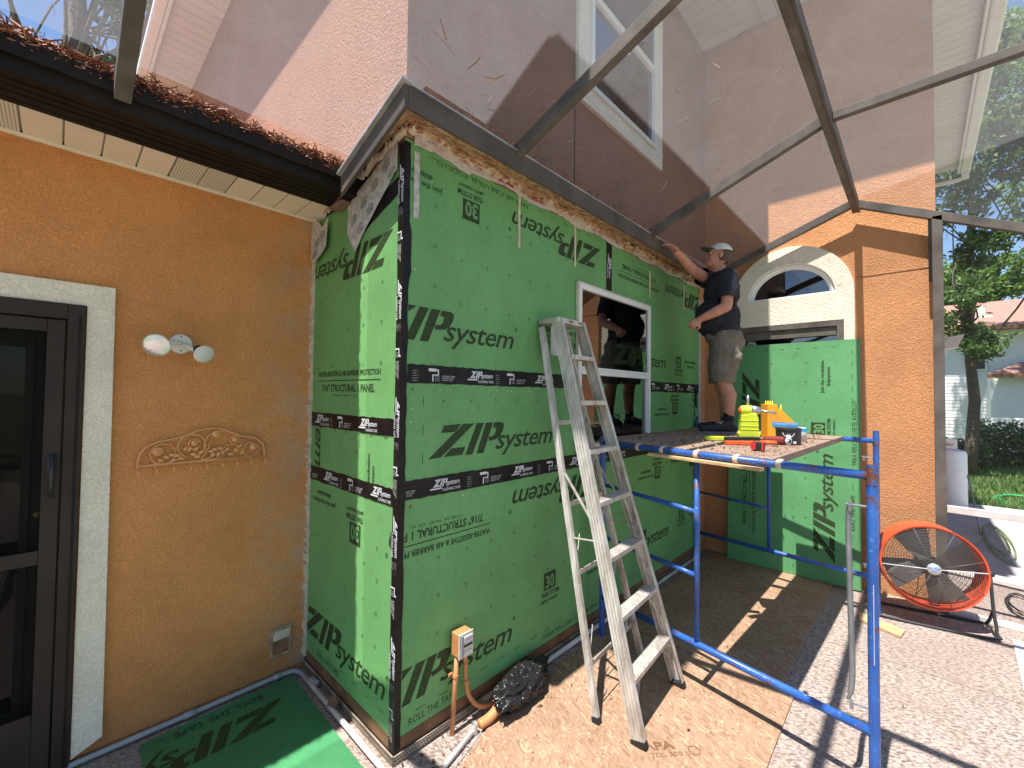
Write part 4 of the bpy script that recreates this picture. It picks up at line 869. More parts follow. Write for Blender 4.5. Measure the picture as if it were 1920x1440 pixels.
# ================================================================== PIPES
def curve_pts(pts, n=6):
    out = []; pts = [Vector(p_) for p_ in pts]
    for i in range(len(pts)-1):
        p0 = pts[max(i-1, 0)]; p1 = pts[i]; p2 = pts[i+1]; p3 = pts[min(i+2, len(pts)-1)]
        for k_ in range(n):
            t_ = k_/n; out.append(.5*((2*p1)+(-p0+p2)*t_+(2*p0-5*p1+4*p2-p3)*t_*t_+(-p0+3*p1-3*p2+p3)*t_**3))
    return out+[pts[-1]]
D = thing('drain_pipe', 'grey plastic pipe along the foot of the wall turning at the inside corner', 'pipe', (-.5, 1.08, .03))
MB().tube([(-2.6, 1.09, .026), (-.62, 1.088, .026), (-.22, 1.085, .028)]+curve_pts([(-.17, 1.083, .028), (-.09, 1.07, .028), (-.062, 1.02, .028), (-.06, .95, .028)])[1:], .014, 12).build('tube', 'pvc_grey', D, smooth=True)
MB().tube([(-.06, .95, .028), (-.064, .30, .028), (-.066, -.12, .028), (-.066, -.9, .028)], .014, 12).build('tube', 'pvc_white', D, smooth=True)
for a, b in (((-.66, 1.088, .026), (-.60, 1.088, .026)), ((-.20, 1.0845, .028), (-.16, 1.084, .028)), ((-.061, .60, .028), (-.061, .55, .028))): MB().tube([a, b], .0175, 12).build('coupling', 'pvc_grey', D, smooth=True)
o = MB().obox((-.045, .90, .032), (-.035, .82, .032), .032, .034); tag(o.build('junction_box', 'pvc_grey', None, bevel=.008), 'small grey conduit fitting beside the corner pipe', 'fitting')
o = MB().prism([(0, 0), (.05, -.01), (.065, .03), (.03, .055), (-.005, .03)], (-.075, .585, .048), (.3, -1, 0), (.45, .2, .85), (1, .1, -.5), .008); tag(o.build('stucco_chunk', 'brown_wood', None, bevel=.002), 'broken chunk of stucco lying on the pipe by the short green wall', 'debris')
Q = thing('electrical_box', 'beige painted electrical box on the green wall with two orange conduits', 'electrical box', (.37, -.02, .45))
MB().box((.332, -.085, .408), (.428, -.022, .535)).build('box', 'painted_orange_pipe', Q, bevel=.006)
lid = MB().box((.329, -.093, .405), (.431, -.0855, .538)).build('cover', 'aged_vinyl', Q, bevel=.003)
for z in (.515, .495, .470, .435): MB().box((.362, -.099, z-.006), (.420, -.0935, z+.003)).build('slot', 'white_print' if z != .470 else 'black_plastic', lid)
MB().box((.338, -.104, .412), (.352, -.0935, .532)).build('latch', 'pvc_grey', lid, bevel=.002)
MB().tube([(.350, -.05, .41), (.338, -.052, .25), (.318, -.055, .0)], .0125, 12).build('conduit', 'painted_orange_pipe', Q, smooth=True)
MB().tube([(.343, -.051, .31), (.3415, -.051, .295)], .0165, 12).box((.315, -.03, .297), (.342, -.02, .311)).build('strap', 'painted_orange_pipe', Q)
MB().tube(curve_pts([(.408, -.05, .412), (.410, -.05, .33), (.414, -.055, .24), (.435, -.065, .15), (.50, -.08, .075), (.60, -.09, .05), (.75, -.08, .045)]), .0125, 12).build('conduit', 'painted_orange_pipe', Q, smooth=True)
MB().tube([(.4095, -.05, .345), (.411, -.051, .325)], .0165, 12).tube([(.4145, -.055, .255), (.416, -.057, .225)], .0165, 12).build('coupling', 'painted_orange_pipe', Q, smooth=True)
o = MB().tube(curve_pts([(.445, -.135, .030), (.52, -.15, .045), (.62, -.14, .075), (.70, -.12, .085)]), .026, 14); tag(o.build('orange_conduit', 'painted_orange_pipe', None, smooth=True), 'thick orange painted conduit poking out of the black plastic bag', 'pipe')
Pp = thing('white_pipe', 'white plastic pipe with an open upright stub at the edge of the board', 'pipe', (.30, -.19, .02))
MB().tube([(-.5, -.37, .022), (.405, -.135, .022)], .0135, 12).tube([(.405, -.138, .01), (.405, -.138, .062)], .017, 14, cap=False).build('tube', 'pvc_white', Pp, smooth=True)
o = MB().tube([(1.0, -.045, .03), (3.95, -.045, .03)], .016, 10); o.tube([(1.95, -.045, .03), (2.0, -.045, .03)], .020, 10); tag(o.build('wall_pipe', 'pvc_white', None, smooth=True), 'dusty pipe running along the foot of the long green wall', 'pipe')
# black bag
bmx = bmesh.new(); bmesh.ops.create_icosphere(bmx, subdivisions=5, radius=1)
from mathutils import noise as mn
for v_ in bmx.verts:
    p_ = v_.co.copy(); n1 = mn.noise(p_*1.6+Vector((3, 1, 2))); rdg = 1-abs(mn.noise(p_*2.8+Vector((9, 4, 1))))*2; r2 = 1-abs(mn.noise(Vector((p_.x*2.5, p_.y*7, p_.z*7))+Vector((1, 7, 3))))*2
    r3 = 1-abs(mn.noise(Vector((p_.x*4+p_.y*3, p_.y*9-p_.x*4, p_.z*9))+Vector((5, 2, 8))))*2; k_ = .95+.30*n1+.22*rdg+.13*r2; q_ = Vector((p_.x*.225, p_.y*.090, p_.z*.070))*k_
    if p_.x > .5: q_.y *= 1-(p_.x-.5)*.9; q_.z *= 1-(p_.x-.5)*.5
    if p_.x < -.4: q_.z += .035*(-p_.x-.4); q_ *= 1.05
    th = .20; q_ = Vector((q_.x*cos(th)-q_.y*sin(th), q_.x*sin(th)+q_.y*cos(th), q_.z)); v_.co = Vector((.815, -.128, .080))+q_
    if v_.co.z < .02: v_.co.z = .02
    if v_.co.y > -.02: v_.co.y = -.02+(v_.co.y+.02)*.2
me = bpy.data.meshes.new('plastic_bag'); bmx.to_mesh(me); bmx.free(); me.materials.append(MATS['bag_plastic'])
me.polygons.foreach_set('use_smooth', [True]*len(me.polygons))
o = bpy.data.objects.new('plastic_bag', me); C.objects.link(o); tag(o, 'crumpled black plastic bag at the foot of the long green wall', 'plastic bag')

# ================================================================== BOARDS ON THE FLOOR
def sheet(poly, z, th, mat, label, cat, name):
    mb = MB(); mb.prism(poly, (0, 0, z), (1, 0, 0), (0, 1, 0), (0, 0, 1), th); return tag(mb.build(name, mat, None, bevel=.002), label, cat, None)
o1 = sheet([(.02, -.31), (.68, -.10), (1.952, -.085), (1.962, -1.325), (-.48, -1.36), (-.47, -.47)], .001, .012, 'osb', 'strand board sheet on the patio under the feet of the stepladder', 'board', 'strand_board')
o2 = sheet([(1.968, -.10), (4.20, -.10), (4.23, -1.27), (1.972, -1.245)], .001, .012, 'osb', 'shaded strand board sheet on the patio beneath the scaffold', 'board', 'strand_board')
W = Wall((0, 0, .0135), (.75, -.66, 0), (.66, .75, 0), (0, 0, 1)); s = Stamp().text('APA', 0, 0, .17, .05, 0, .03); s.text('TDL 500', .02, -.045, .17, .026); s.ring(.26, -.02, .03, .004, 14); W.st(s, 0, 0); W.o = Vector((.955, -.83, .0135)); W.dark = PrintSet(); W.st(s, 0, -.03, 0); o = W.dark.build('board_print', 'brown_wood', o1)
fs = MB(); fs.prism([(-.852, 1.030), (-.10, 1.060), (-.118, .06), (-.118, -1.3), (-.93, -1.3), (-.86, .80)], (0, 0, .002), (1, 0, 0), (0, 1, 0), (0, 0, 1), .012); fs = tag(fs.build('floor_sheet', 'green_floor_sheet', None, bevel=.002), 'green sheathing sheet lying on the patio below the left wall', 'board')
W = Wall((0, 0, .0155), (1, 0, 0), (0, 1, 0), (0, 0, 1)); 
W.st(LOGO, -.215, .885, pi+.02, 0); W.dashes(-.8, -.15, .985, L=.05); W.marks(-.75, -.2, .1, .6, .2, .2); W.st(Stamp().text('ROLL THE TAPE', 0, 0, .42, .05), -.30, .995, pi, .001, W.faint)
W.dark.build('lettering', 'black_print', fs, clips=[((-.85, 0, 0), (-1, 0, 0))]); q = W.faint.build('nail_marks', 'black_print', fs, props=STUFF)
# leaning green panel at the arched door
gp0, gp1, gz0, gz1 = -1.485, -.30, .016, 2.43; xb, xt_ = 4.095, 4.205
def gx(z): return xb+(xt_-xb)*(z-gz0)/(gz1-gz0)
mb = MB(); mb.add([(gx(z)+dx, y, z) for dx in (0, .012) for y, z in ((gp0, gz0), (gp1, gz0), (gp1+.0, gz1), (gp0, gz1))], [(0, 1, 2, 3), (7, 6, 5, 4), (0, 4, 5, 1), (1, 5, 6, 2), (2, 6, 7, 3), (3, 7, 4, 0)])
GP = tag(mb.build('leaning_panel', 'green_loose_sheet', None), 'loose green sheathing sheet leaning upright against the arched door', 'board')
vdir = Vector((xt_-xb, 0, gz1-gz0)).normalized()
W = Wall((xb, 0, gz0), (0, -1, 0), vdir, (-1, 0, 0))
W.st(LOGO, 1.285, .20, pi/2); W.st(LOGO, .43, 2.12, -pi/2); W.thirty(1.31, 1.45, pi/2); W.st(TJ, 1.245, 1.88, pi/2)
W.st(TS, .42, 1.15, -pi/2); W.marks(.72, 1.15, .2, 2.2, .32, .2); W.dashes(.1, 2.3, 1.42, True, .05, .12); W.st(Stamp().text('PARA APLICAR USE EL RODILLO', 0, 0, .62, .035), 1.455, 1.18, pi/2, .001, W.faint); W.st(Stamp().text('ROLL THE TAPE', 0, 0, .34, .035), 1.44, .55, pi/2, .001, W.faint); W.dashes(.35, 1.4, gz1-.08, L=.04)
for mb, mn_, nm in ((W.dark, 'black_print', 'lettering'), (W.green, 'green_knockout', 'lettering'), (W.faint, 'black_print', 'nail_marks')):
    mb.build(nm, mn_, GP, clips=[((0, gp1-.01, 0), (0, 1, 0)), ((0, gp0+.005, 0), (0, -1, 0))], props=STUFF if nm == 'nail_marks' else None)
for (x0, x1, y0, y1, lab) in ((3.40, 3.60, -1.82, -1.53, 'short wood offcut lying on the patio by the scaffold leg'),):
    o = MB().prism([(3.42, -1.52), (3.58, -1.50), (3.45, -1.80), (3.31, -1.78)], (0, 0, .001), (1, 0, 0), (0, 1, 0), (0, 0, 1), .02); tag(o.build('wood_offcut', 'cut_wood', None, bevel=.002), lab, 'offcut')
o = MB().prism([(3.90, -2.40), (3.87, -2.46), (2.6, -2.40), (2.6, -2.34)], (0, 0, .001), (1, 0, 0), (0, 1, 0), (0, 0, 1), .012); tag(o.build('white_trim', 'white_print', None, bevel=.002), 'long white trim strip lying on the patio beside the fan', 'trim')
random.seed(21); mb = MB()
for i in range(520):
    if i < 280: x = random.uniform(1.0, 4.0); y = -.05-abs(random.gauss(0, .30))
    elif i < 400: x = random.uniform(.0, 1.2); y = -.03-abs(random.gauss(0, .14))
    else: x = random.uniform(-.5, 3.5); y = random.uniform(-1.9, .3)
    a = random.uniform(0, 2*pi); l = random.uniform(.003, .010)*(1.8 if random.random() < .12 else 1); q_ = l*random.uniform(.3, .9); z = .0155
    if x < -.02 and y > -.3: continue
    mb.add([(x+l*cos(a), y+l*sin(a), z), (x-q_*sin(a), y+q_*cos(a), z+.004), (x-l*cos(a), y-l*sin(a), z), (x+q_*sin(a), y-q_*cos(a), z+.002)], [(0, 1, 2), (0, 2, 3)])
tag(mb.build('stucco_crumbs', 'debris_bits', None, props=STUFF), 'crumbs of stucco and wood scattered over the boards and patio', 'debris')
# gravelly gap beside the wall
o = MB().prism([(.0, -.29), (.65, -.098), (4.05, -.083), (4.05, -.016), (-.0, -.016)], (0, 0, .0005), (1, 0, 0), (0, 1, 0), (0, 0, 1), .004).build('wall_base_strip', 'deck_coating', None, props=STRUCT)

# ================================================================== STEPLADDER
LD = thing('stepladder', 'paint splashed aluminium stepladder leaning against the green wall', 'stepladder', (1.25, -.6, .012))
zb = .0135
FL0, FL1 = Vector((.945, -.825, zb)), Vector((1.075, -.165, 2.335)); FR0, FR1 = Vector((1.555, -.78, zb)), Vector((1.335, -.16, 2.335))
BL0, BL1 = Vector((.93, -.575, zb)), Vector((1.055, -.045, 2.30)); BR0, BR1 = Vector((1.60, -.52, zb)), Vector((1.32, -.045, 2.30))
def channel(p0, p1, width, thick, side, name):
    # ribbed C section rail: wide face looks along the climbing direction
    mb = MB(); d = (p1-p0).normalized(); s_ = Vector((1, 0, 0)); s_ = (s_-d*s_.dot(d)).normalized(); u = s_.cross(d).normalized()
    prof = [(-thick/2*side, -width/2), (thick/2*side, -width/2), (thick/2*side, -width/2+.004), (-thick/2*side+.004*side, -width/2+.004)]
    n_ = 7
    for i in range(n_+1):
        y = -width/2+.004+(width-.008)*i/n_
        prof += [(-thick/2*side+(.004 if i % 2 else .0015)*side+.002*side, y)]
    prof += [(thick/2*side, width/2-.004), (thick/2*side, width/2), (-thick/2*side, width/2)]
    for i in range(n_, 0, -1):
        y = -width/2+.004+(width-.008)*(i-.5)/n_; prof += [(-thick/2*side+(.0025 if i % 2 else 0)*side, y)]
    k_ = len(prof); vs = [p+s_*a+u*b for p in (p0, p1) for a, b in prof]
    mb.add(vs, [(i, (i+1) % k_, k_+(i+1) % k_, k_+i) for i in range(k_)]); return mb.build(name, 'ladder_metal', LD)
channel(FL0, FL1, .078, .030, 1, 'front_rail'); channel(FR0, FR1, .078, .030, -1, 'front_rail'); channel(BL0, BL1, .040, .022, 1, 'rear_rail'); channel(BR0, BR1, .040, .022, -1, 'rear_rail')
for p0, p1, w_ in ((FL0, FL1, .086), (FR0, FR1, .086), (BL0, BL1, .046), (BR0, BR1, .046)):
    MB().obox(p0+Vector((0, 0, -.0005)), p0+(p1-p0).normalized()*.030, .035, w_, up=(0, 1, 0)).build('foot', 'black_rubber', LD, bevel=.003)
for i in range(1, 8):
    t_ = (i*.3048)/2.42; a = FL0.lerp(FL1, t_)+Vector((.012, 0, 0)); b = FR0.lerp(FR1, t_)-Vector((.012, 0, 0)); a.z = b.z = zb+i*.298
    mb = MB(); mb.obox(a, b, .078, .004); mb.obox(a+Vector((0, -.037, -.012)), b+Vector((0, -.037, -.012)), .004, .026); mb.obox(a+Vector((0, .037, -.012)), b+Vector((0, .037, -.012)), .004, .026)
    for k_ in range(5): mb.obox(a+Vector((0, -.028+.014*k_, .003)), b+Vector((0, -.028+.014*k_, .003)), .004, .003)
    st_ = mb.build('step', 'ladder_metal', LD)
    if i <= 5:
        dz = .16*(1-.0*i); br = MB()
        for p_, q_ in ((a, FL0.lerp(FL1, t_-.075)), (b, FR0.lerp(FR1, t_-.075))):
            inn = p_.lerp(a if p_ is b else b, .20); br.obox(inn+Vector((0, -.02, -.02)), q_+Vector((0, -.0, 0)), .014, .004)
        br.build('brace', 'ladder_metal', LD)
for t_ in (.12, .33, .50, .72): MB().obox(BL0.lerp(BL1, t_), BR0.lerp(BR1, t_), .006, .030).build('rear_brace', 'ladder_metal', LD)
for t_ in (.18, .40):
    MB().obox(BL0.lerp(BL1, t_-.06), BL0.lerp(BL1, t_+.02)+Vector((.09, .0, 0)), .004, .012).build('rear_strut', 'ladder_metal', LD)
for A0, A1, B0, B1 in ((FL0, FL1, BL0, BL1), (FR0, FR1, BR0, BR1)):
    MB().obox(A0.lerp(A1, .44), B0.lerp(B1, .60), .004, .022, up=(1, 0, 0)).obox(A0.lerp(A1, .42), B0.lerp(B1, .42), .004, .018, up=(1, 0, 0)).build('spreader', 'ladder_metal', LD)
mb = MB(); mb.box((1.045, -.195, 2.318), (1.365, -.025, 2.355)); cp = mb.build('top_cap', 'cap_metal' if 'cap_metal' in MATS else 'ladder_metal', LD, bevel=.008)
MB().box((1.17, -.1965, 2.332), (1.21, -.1945, 2.34)).box((1.27, -.1965, 2.332), (1.31, -.1945, 2.34)).build('slot', 'black_plastic', cp)
MB().prism([(0, 0), (.10, 0), (.085, -.20), (.0, -.20)], (1.10, -.09, 2.31), (1, 0, 0), (0, 0, 1), (0, 1, 0), .003).build('gusset', 'ladder_metal', LD)

# ================================================================== SCAFFOLD
SC = thing('scaffold', 'blue steel scaffold frames with chipped paint carrying a timber platform', 'scaffold', (2.6, -.9, 0))
def frame(r0, l0, kind):
    r0 = Vector(r0); l0 = Vector(l0); TZ, LZ, HZ = 1.497, .30, (1.528 if kind == 0 else 1.565)
    def P(s_, z): q_ = r0.lerp(l0, s_); return (q_.x, q_.y, z)
    rl = MB().tube([P(0, .0), P(0, HZ)], .0215, 16).build('leg', 'scaffold_blue', SC, autosm=True)
    ll = MB().tube([P(1, .0), P(1, HZ)], .0215, 16).build('leg', 'scaffold_blue', SC, autosm=True)
    for s_, lg in ((0, rl), (1, ll)): MB().tube([P(s_, 1.435), P(s_, 1.515)], .0238, 16).build('collar', 'rusty_blue', lg, autosm=True)
    tb = MB().tube([P(0, TZ-.021), P(1, TZ-.021)], .0215, 14).build('top_bar', 'scaffold_blue', SC, smooth=True)
    MB().tube([P(0, LZ), P(1, LZ)], .0215, 14).build('lower_bar', 'scaffold_blue', SC, smooth=True)
    MB().tube([P(.53, LZ), P(.53, TZ-.03)], .0165, 12).build('inner_upright', 'scaffold_blue', SC, smooth=True)
    for z in (1.115, .72): MB().tube([P(.53, z), P(.60, z+.008), P(1, z+.04)], [.015, .0165, .0135], 10).build('rung', 'scaffold_blue', SC, smooth=True)
    for z in (1.33, .40):
        lk = MB().tube([P(.012, z), (P(.0, z)[0]-.0, P(.0, z)[1]+.10, z)], .006, 8); lk.box((P(0, z)[0]-.004, P(0, z)[1]+.075, z-.03), (P(0, z)[0]+.004, P(0, z)[1]+.09, z+.012)); lk.build('lock_stud', 'galvanised', SC)
    return tb, rl
r_n, l_n = (1.435, -1.735, 0), (1.72, -.12, 0)
tb, rl = frame(r_n, l_n, 0); frame((3.68, -1.625, 0), (3.88, -.04, 0), 1)
MB().obox((1.435-.0225, -1.735-.004, .62), (1.435-.0225, -1.735-.004, .98), .016, .002, up=(0, 1, 0)).build('sticker', 'white_print', rl)
# folded cross brace hanging from the near leg
br = MB(); br.tube(curve_pts([(1.46, -1.655, 1.335), (1.46, -1.66, 1.20), (1.455, -1.665, .8), (1.45, -1.66, .55), (1.452, -1.648, .42)]), [.014]*24+[.010], 10) if False else None
br = MB(); pl = curve_pts([(1.45, -1.655, 1.34), (1.45, -1.645, 1.22), (1.452, -1.650, .85), (1.455, -1.655, .52), (1.45, -1.640, .40)], 6)
br.tube(pl, [.008 if i < 2 or i > len(pl)-4 else .0125 for i in range(len(pl))], 10)
tag(br.build('cross_brace', 'galvanised', None, smooth=True), 'grey steel cross brace hanging folded down beside the near scaffold leg', 'brace')
# planks
def plank(x0, x1, y0, y1, z0, z1, label, skew=.0):
    mb = MB(); mb.add([(x0, y0, z0), (x1, y0+skew, z0), (x1, y1+skew, z0), (x0, y1, z0), (x0, y0, z1), (x1, y0+skew, z1), (x1, y1+skew, z1), (x0, y1, z1)], [(0, 3, 2, 1), (4, 5, 6, 7), (0, 1, 5, 4), (1, 2, 6, 5), (2, 3, 7, 6), (3, 0, 4, 7)])
    return tag(mb.build('plank', 'plank_wood', None, bevel=.003), label, 'plank', 'planks on the scaffold')
def nb(y): return 1.435+(1.72-1.435)*(y+1.735)/1.615+.024
def plank2(y0, y1, x1, ztop, th, label, skew=0.):
    mb = MB(); vs = [(nb(y0), y0), (x1, y0+skew), (x1, y1+skew), (nb(y1), y1)]
    mb.add([(a, b, ztop-th) for a, b in vs]+[(a, b, ztop) for a, b in vs], [(0, 3, 2, 1), (4, 5, 6, 7), (0, 1, 5, 4), (1, 2, 6, 5), (2, 3, 7, 6), (3, 0, 4, 7)])
    return tag(mb.build('plank', 'plank_wood', None, bevel=.003), label, 'plank', 'planks on the scaffold')
plank2(-1.312, -.86, 3.70, 1.500, .042, 'sunlit outer plank on the scaffold with the tools on it', -.085)
plank2(-.80, -.42, 3.98, 1.500, .042, 'shaded middle plank on the scaffold under the worker', -.03)
plank2(-.405, -.06, 4.00, 1.500, .042, 'innermost plank on the scaffold beside the green wall', -.01)
# straps around top bar
for i, s_ in enumerate((.24, .38, .53, .68, .80)):
    q_ = Vector(r_n).lerp(Vector(l_n), s_); d = (Vector(l_n)-Vector(r_n)).normalized()*.014; c_ = Vector((q_.x, q_.y, 1.476))
    MB().tube([c_-d, c_+d], .0250, 14).obox(c_+Vector((.0, 0, .024)), c_+Vector((.05, 0, .0255)), .028, .002).build('tie_strap', 'raw_plaster', tb, smooth=True)
part_ = MB().obox((1.48, -1.27, 1.442), (1.62, -.55, 1.442), .05, .018); tag(part_.build('batten', 'cut_wood', None, bevel=.002), 'thin wooden batten tied under the near end of the platform', 'batten')
# ================================================================== TOOLS ON THE PLATFORM
ZP = 1.5305
TOOL0 = len(bpy.data.objects)
BEFORE = set(o_.name for o_ in bpy.data.objects)
Tn = thing('nail_box', 'orange cardboard dispenser box with yellow caulk nozzles on the platform', 'box', (1.95, -1.075, 1.5305))
u = Vector((.55, -.835, 0)).normalized(); nn = Vector((.835, .55, 0)).normalized(); ob = Vector((1.95, -1.075, ZP))
W_ = .155; hgt = .175
MB().prism([(0, 0), (W_, 0), (W_, .055), (.062, .150), (.048, .150), (.045, hgt), (.0, hgt)], ob, u, (0, 0, 1), nn, .085).build('carton', 'orange_box', Tn, bevel=.001)
MB().prism([(.020, .062), (.142, .055), (.142, .082), (.020, .088)], ob-nn*.001, u, (0, 0, 1), nn, -.0006+.0004).build('label', 'label_blue', Tn)
st = Stamp().text('CONSTRUCTION SEALANT', .025, .073, .112, .009, 0, .01); mb = MB(); put(mb, st, ob-nn*.0025, u, Vector((0, 0, 1))); mb.build('lettering', 'white_print', Tn)
st = Stamp()
for i in range(4): st.text('SEALANT NOZZLES', .008, .132-.012*i, .030+.012*i, .005)
mb = MB(); put(mb, st, ob-nn*.0015, u, Vector((0, 0, 1))); mb.build('lettering', 'cardboard', Tn)
for i in range(5):
    a = .006+.0105*i if i < 4 else .078; z0 = hgt-.03 if i < 4 else .125; p_ = ob+u*a+nn*.04+Vector((0, 0, z0)); MB().tube([p_, p_+Vector((0, 0, .025)), p_+Vector((0, 0, .048))], [.0045, .0045, .0015], 8).build('nozzle', 'yellow_nozzle', Tn, smooth=True)
c_ = Vector((1.90, -1.235, ZP)); cn = thing('paint_can', 'small black tub with a white eagle picture in front of the orange box', 'tub', c_)
MB().lathe([(0, 0), (.043, 0), (.045, .004), (.046, .058), (.048, .060), (.048, .068), (.045, .070), (0, .068)], c_, (0, 0, 1), 28).build('tub', 'black_plastic', cn, autosm=True)
# eagle: white wing print curved round the tub
mb = MB()
def on_cyl(a, h): th = atan2(-1.899+1.235, -1.19-1.90)+a; return (c_.x+.0462*cos(th), c_.y+.0462*sin(th), c_.z+h)
for pts_ in ([(-.05, .045), (-.5, .050), (-.45, .044), (-.30, .036), (-.08, .030)], [(.05, .045), (.5, .050), (.45, .044), (.30, .036), (.08, .030)], [(-.12, .042), (.12, .042), (.14, .02), (0, .012), (-.14, .02)]):
    mb.add([on_cyl(*q_) for q_ in pts_], [tuple(range(len(pts_)))])
mb.add([on_cyl(*q_) for q_ in ((.35, .006), (.62, .006), (.62, .016), (.35, .016))], [(0, 1, 2, 3)]); mb.build('picture', 'white_print', cn)
ct = Vector((2.03, -1.30, ZP)); o = MB().lathe([(0, 0), (.022, 0), (.022, .07), (.018, .075), (0, .075)], ct, (0, 0, 1), 16).build('caulk_canister', 'clear_plastic', None, smooth=True); tag(o, 'clear plastic canister with blue band behind the black tub', 'canister')
MB().lathe([(.0225, .052), (.0225, .072)], ct, (0, 0, 1), 16).build('band', 'label_blue', o)
# lime drill
dc = Vector((2.13, -.985, ZP)); DR = thing('cordless_drill', 'lime green cordless impact driver standing upright on its battery', 'drill', dc)
ud = Vector((.43, -.90, 0)); vd = Vector((.90, .43, 0))
MB().prism([(-.045, .0), (.045, .0), (.05, .035), (.042, .04), (.040, .11), (.030, .135), (-.038, .125), (-.042, .04), (-.05, .03)], dc-vd*.03, ud, (0, 0, 1), vd, .065).build('body', 'lime', DR, bevel=.006)
for z in (.050, .068, .095): MB().prism([(-.0405, z), (.0405, z), (.0405, z+.003), (-.0405, z+.003)], dc-vd*.0318, ud, (0, 0, 1), vd, .0686).build('grip_rib', 'lime', DR, bevel=.001)
MB().obox(dc+Vector((0, 0, .001)), dc+Vector((0, 0, .014)), .115, .085, up=ud).build('battery', 'black_plastic', DR, bevel=.003)
hp = dc+Vector((0, 0, .148)); MB().tube([hp-ud*.038, hp-ud*.03, hp+ud*.01], [.020, .025, .025], 14).build('motor', 'lime', DR, autosm=True); MB().tube([hp-ud*.0385, hp-ud*.047], [.019, .012], 14).build('end_cap', 'orange_plastic', DR, autosm=True)
MB().tube([hp+ud*.01, hp+ud*.04, hp+ud*.055], [.026, .022, .014], 14).build('gearbox', 'steel', DR, smooth=True); MB().tube([hp+ud*.05, hp+ud*.125+Vector((0, 0, -.012))], .0065, 8).build('bit', 'steel', DR, smooth=True)
MB().tube([hp-ud*.005+Vector((0, 0, .02)), hp-ud*.002+Vector((0, 0, .075))], .0065, 8).build('upright_bit', 'steel', DR, smooth=True)
# knife, scraper, level, tape measure, tape roll, orange snips
def rod(name, a, b, w_, h, mat, label, cat): return tag(MB().obox(a, b, w_, h).build(name, mat, None, bevel=.003), label, cat)
rod('utility_knife', (1.80, -.86, ZP+.011), (1.88, -.99, ZP+.011), .03, .02, 'lime', 'flat lime yellow handle lying left of the drill', 'tool')
rod('multi_tool', (1.84, -.995, ZP+.014), (2.00, -1.10, ZP+.012), .035, .026, 'black_plastic', 'black tool body lying in front of the lime drill', 'tool')
SNP = rod('snips', (1.66, -1.02, ZP+.010), (1.76, -1.15, ZP+.012), .026, .018, 'orange_plastic', 'orange handled snips lying on the outer plank', 'snips')
mb = MB(); cc = Vector((1.79, -1.175, ZP+.016)); n_ = 18
mb.tube([cc+Vector((.030*cos(2*pi*i/n_), .030*sin(2*pi*i/n_), 0)) for i in range(n_+1)], .007, 6); mb.build('handle', 'orange_plastic', SNP, smooth=True)
tm = Vector((1.66, -1.225, ZP+.027)); TM = thing('tape_measure', 'red and black tape measure at the near edge of the platform', 'tape measure', tm)
MB().obox(tm-u*.030, tm+u*.030, .045, .052).build('case', 'black_rubber', TM, bevel=.008); MB().obox(tm-u*.036, tm-u*.022, .047, .040).obox(tm+u*.006, tm+u*.022, .047, .050).build('trim', 'red_plastic', TM, bevel=.004)
TR = thing('sanding_belt', 'dark red tape roll with a white core lying behind the tape measure', 'tape roll', (1.86, -1.15, ZP))
MB().obox((1.83, -1.13, ZP+.022), (1.87, -1.215, ZP+.022), .03, .038).build('roll', 'maroon', TR, bevel=.012); MB().lathe([(.018, 0), (.020, .006), (.010, .008)], (1.866, -1.228, ZP+.021), (-.5, -.86, 0), 16).build('core', 'white_print', TR, smooth=True)
NEW = {'nail_box': (2.865, -.985, 1.66), 'paint_can': (2.50, -1.20, 1.78), 'caulk_canister': (2.80, -1.235, 1.5), 'cordless_drill': (2.66, -.895, 1.62), 'utility_knife': (2.37, -.775, 1.6), 'multi_tool': (2.40, -.92, 1.5), 'snips': (2.16, -.99, 1.5), 'tape_measure': (1.88, -1.155, 1.12), 'sanding_belt': (2.40, -1.10, 1.5)}
OLD = {'caulk_canister': ct, 'utility_knife': Vector((1.84, -.925, ZP)), 'multi_tool': Vector((1.92, -1.05, ZP)), 'snips': Vector((1.71, -1.085, ZP))}
for n_, (nx, ny, k_) in NEW.items():
    o_ = bpy.data.objects[n_]; k_ *= .98; o_.scale = (k_, k_, k_)
    o_.location = Vector((nx, ny, 1.5005)) if n_ not in OLD else Vector((nx, ny, 1.5005))-OLD[n_]*k_
    if n_ == 'tape_measure': o_.location.z = 1.5005+.0265*k_
    if n_ == 'nail_box': o_.location = Vector((nx, ny, 1.5005))
ZP = 1.5005
straw('platform_debris', 260, lambda r: (r.uniform(1.7, 3.8), r.uniform(-1.28, -.1), ZP+.005), .012, .045, .004, 9, 'torn paper and stucco scraps strewn over the planks', 'debris', 'debris_bits')
straw('platform_crumbs', 500, lambda r: (r.uniform(1.5, 3.5), r.uniform(-1.32, -.92), ZP+.002), .006, .02, .002, 10, 'small rusty crumbs on the sunlit outer plank', 'debris', 'needle_litter')

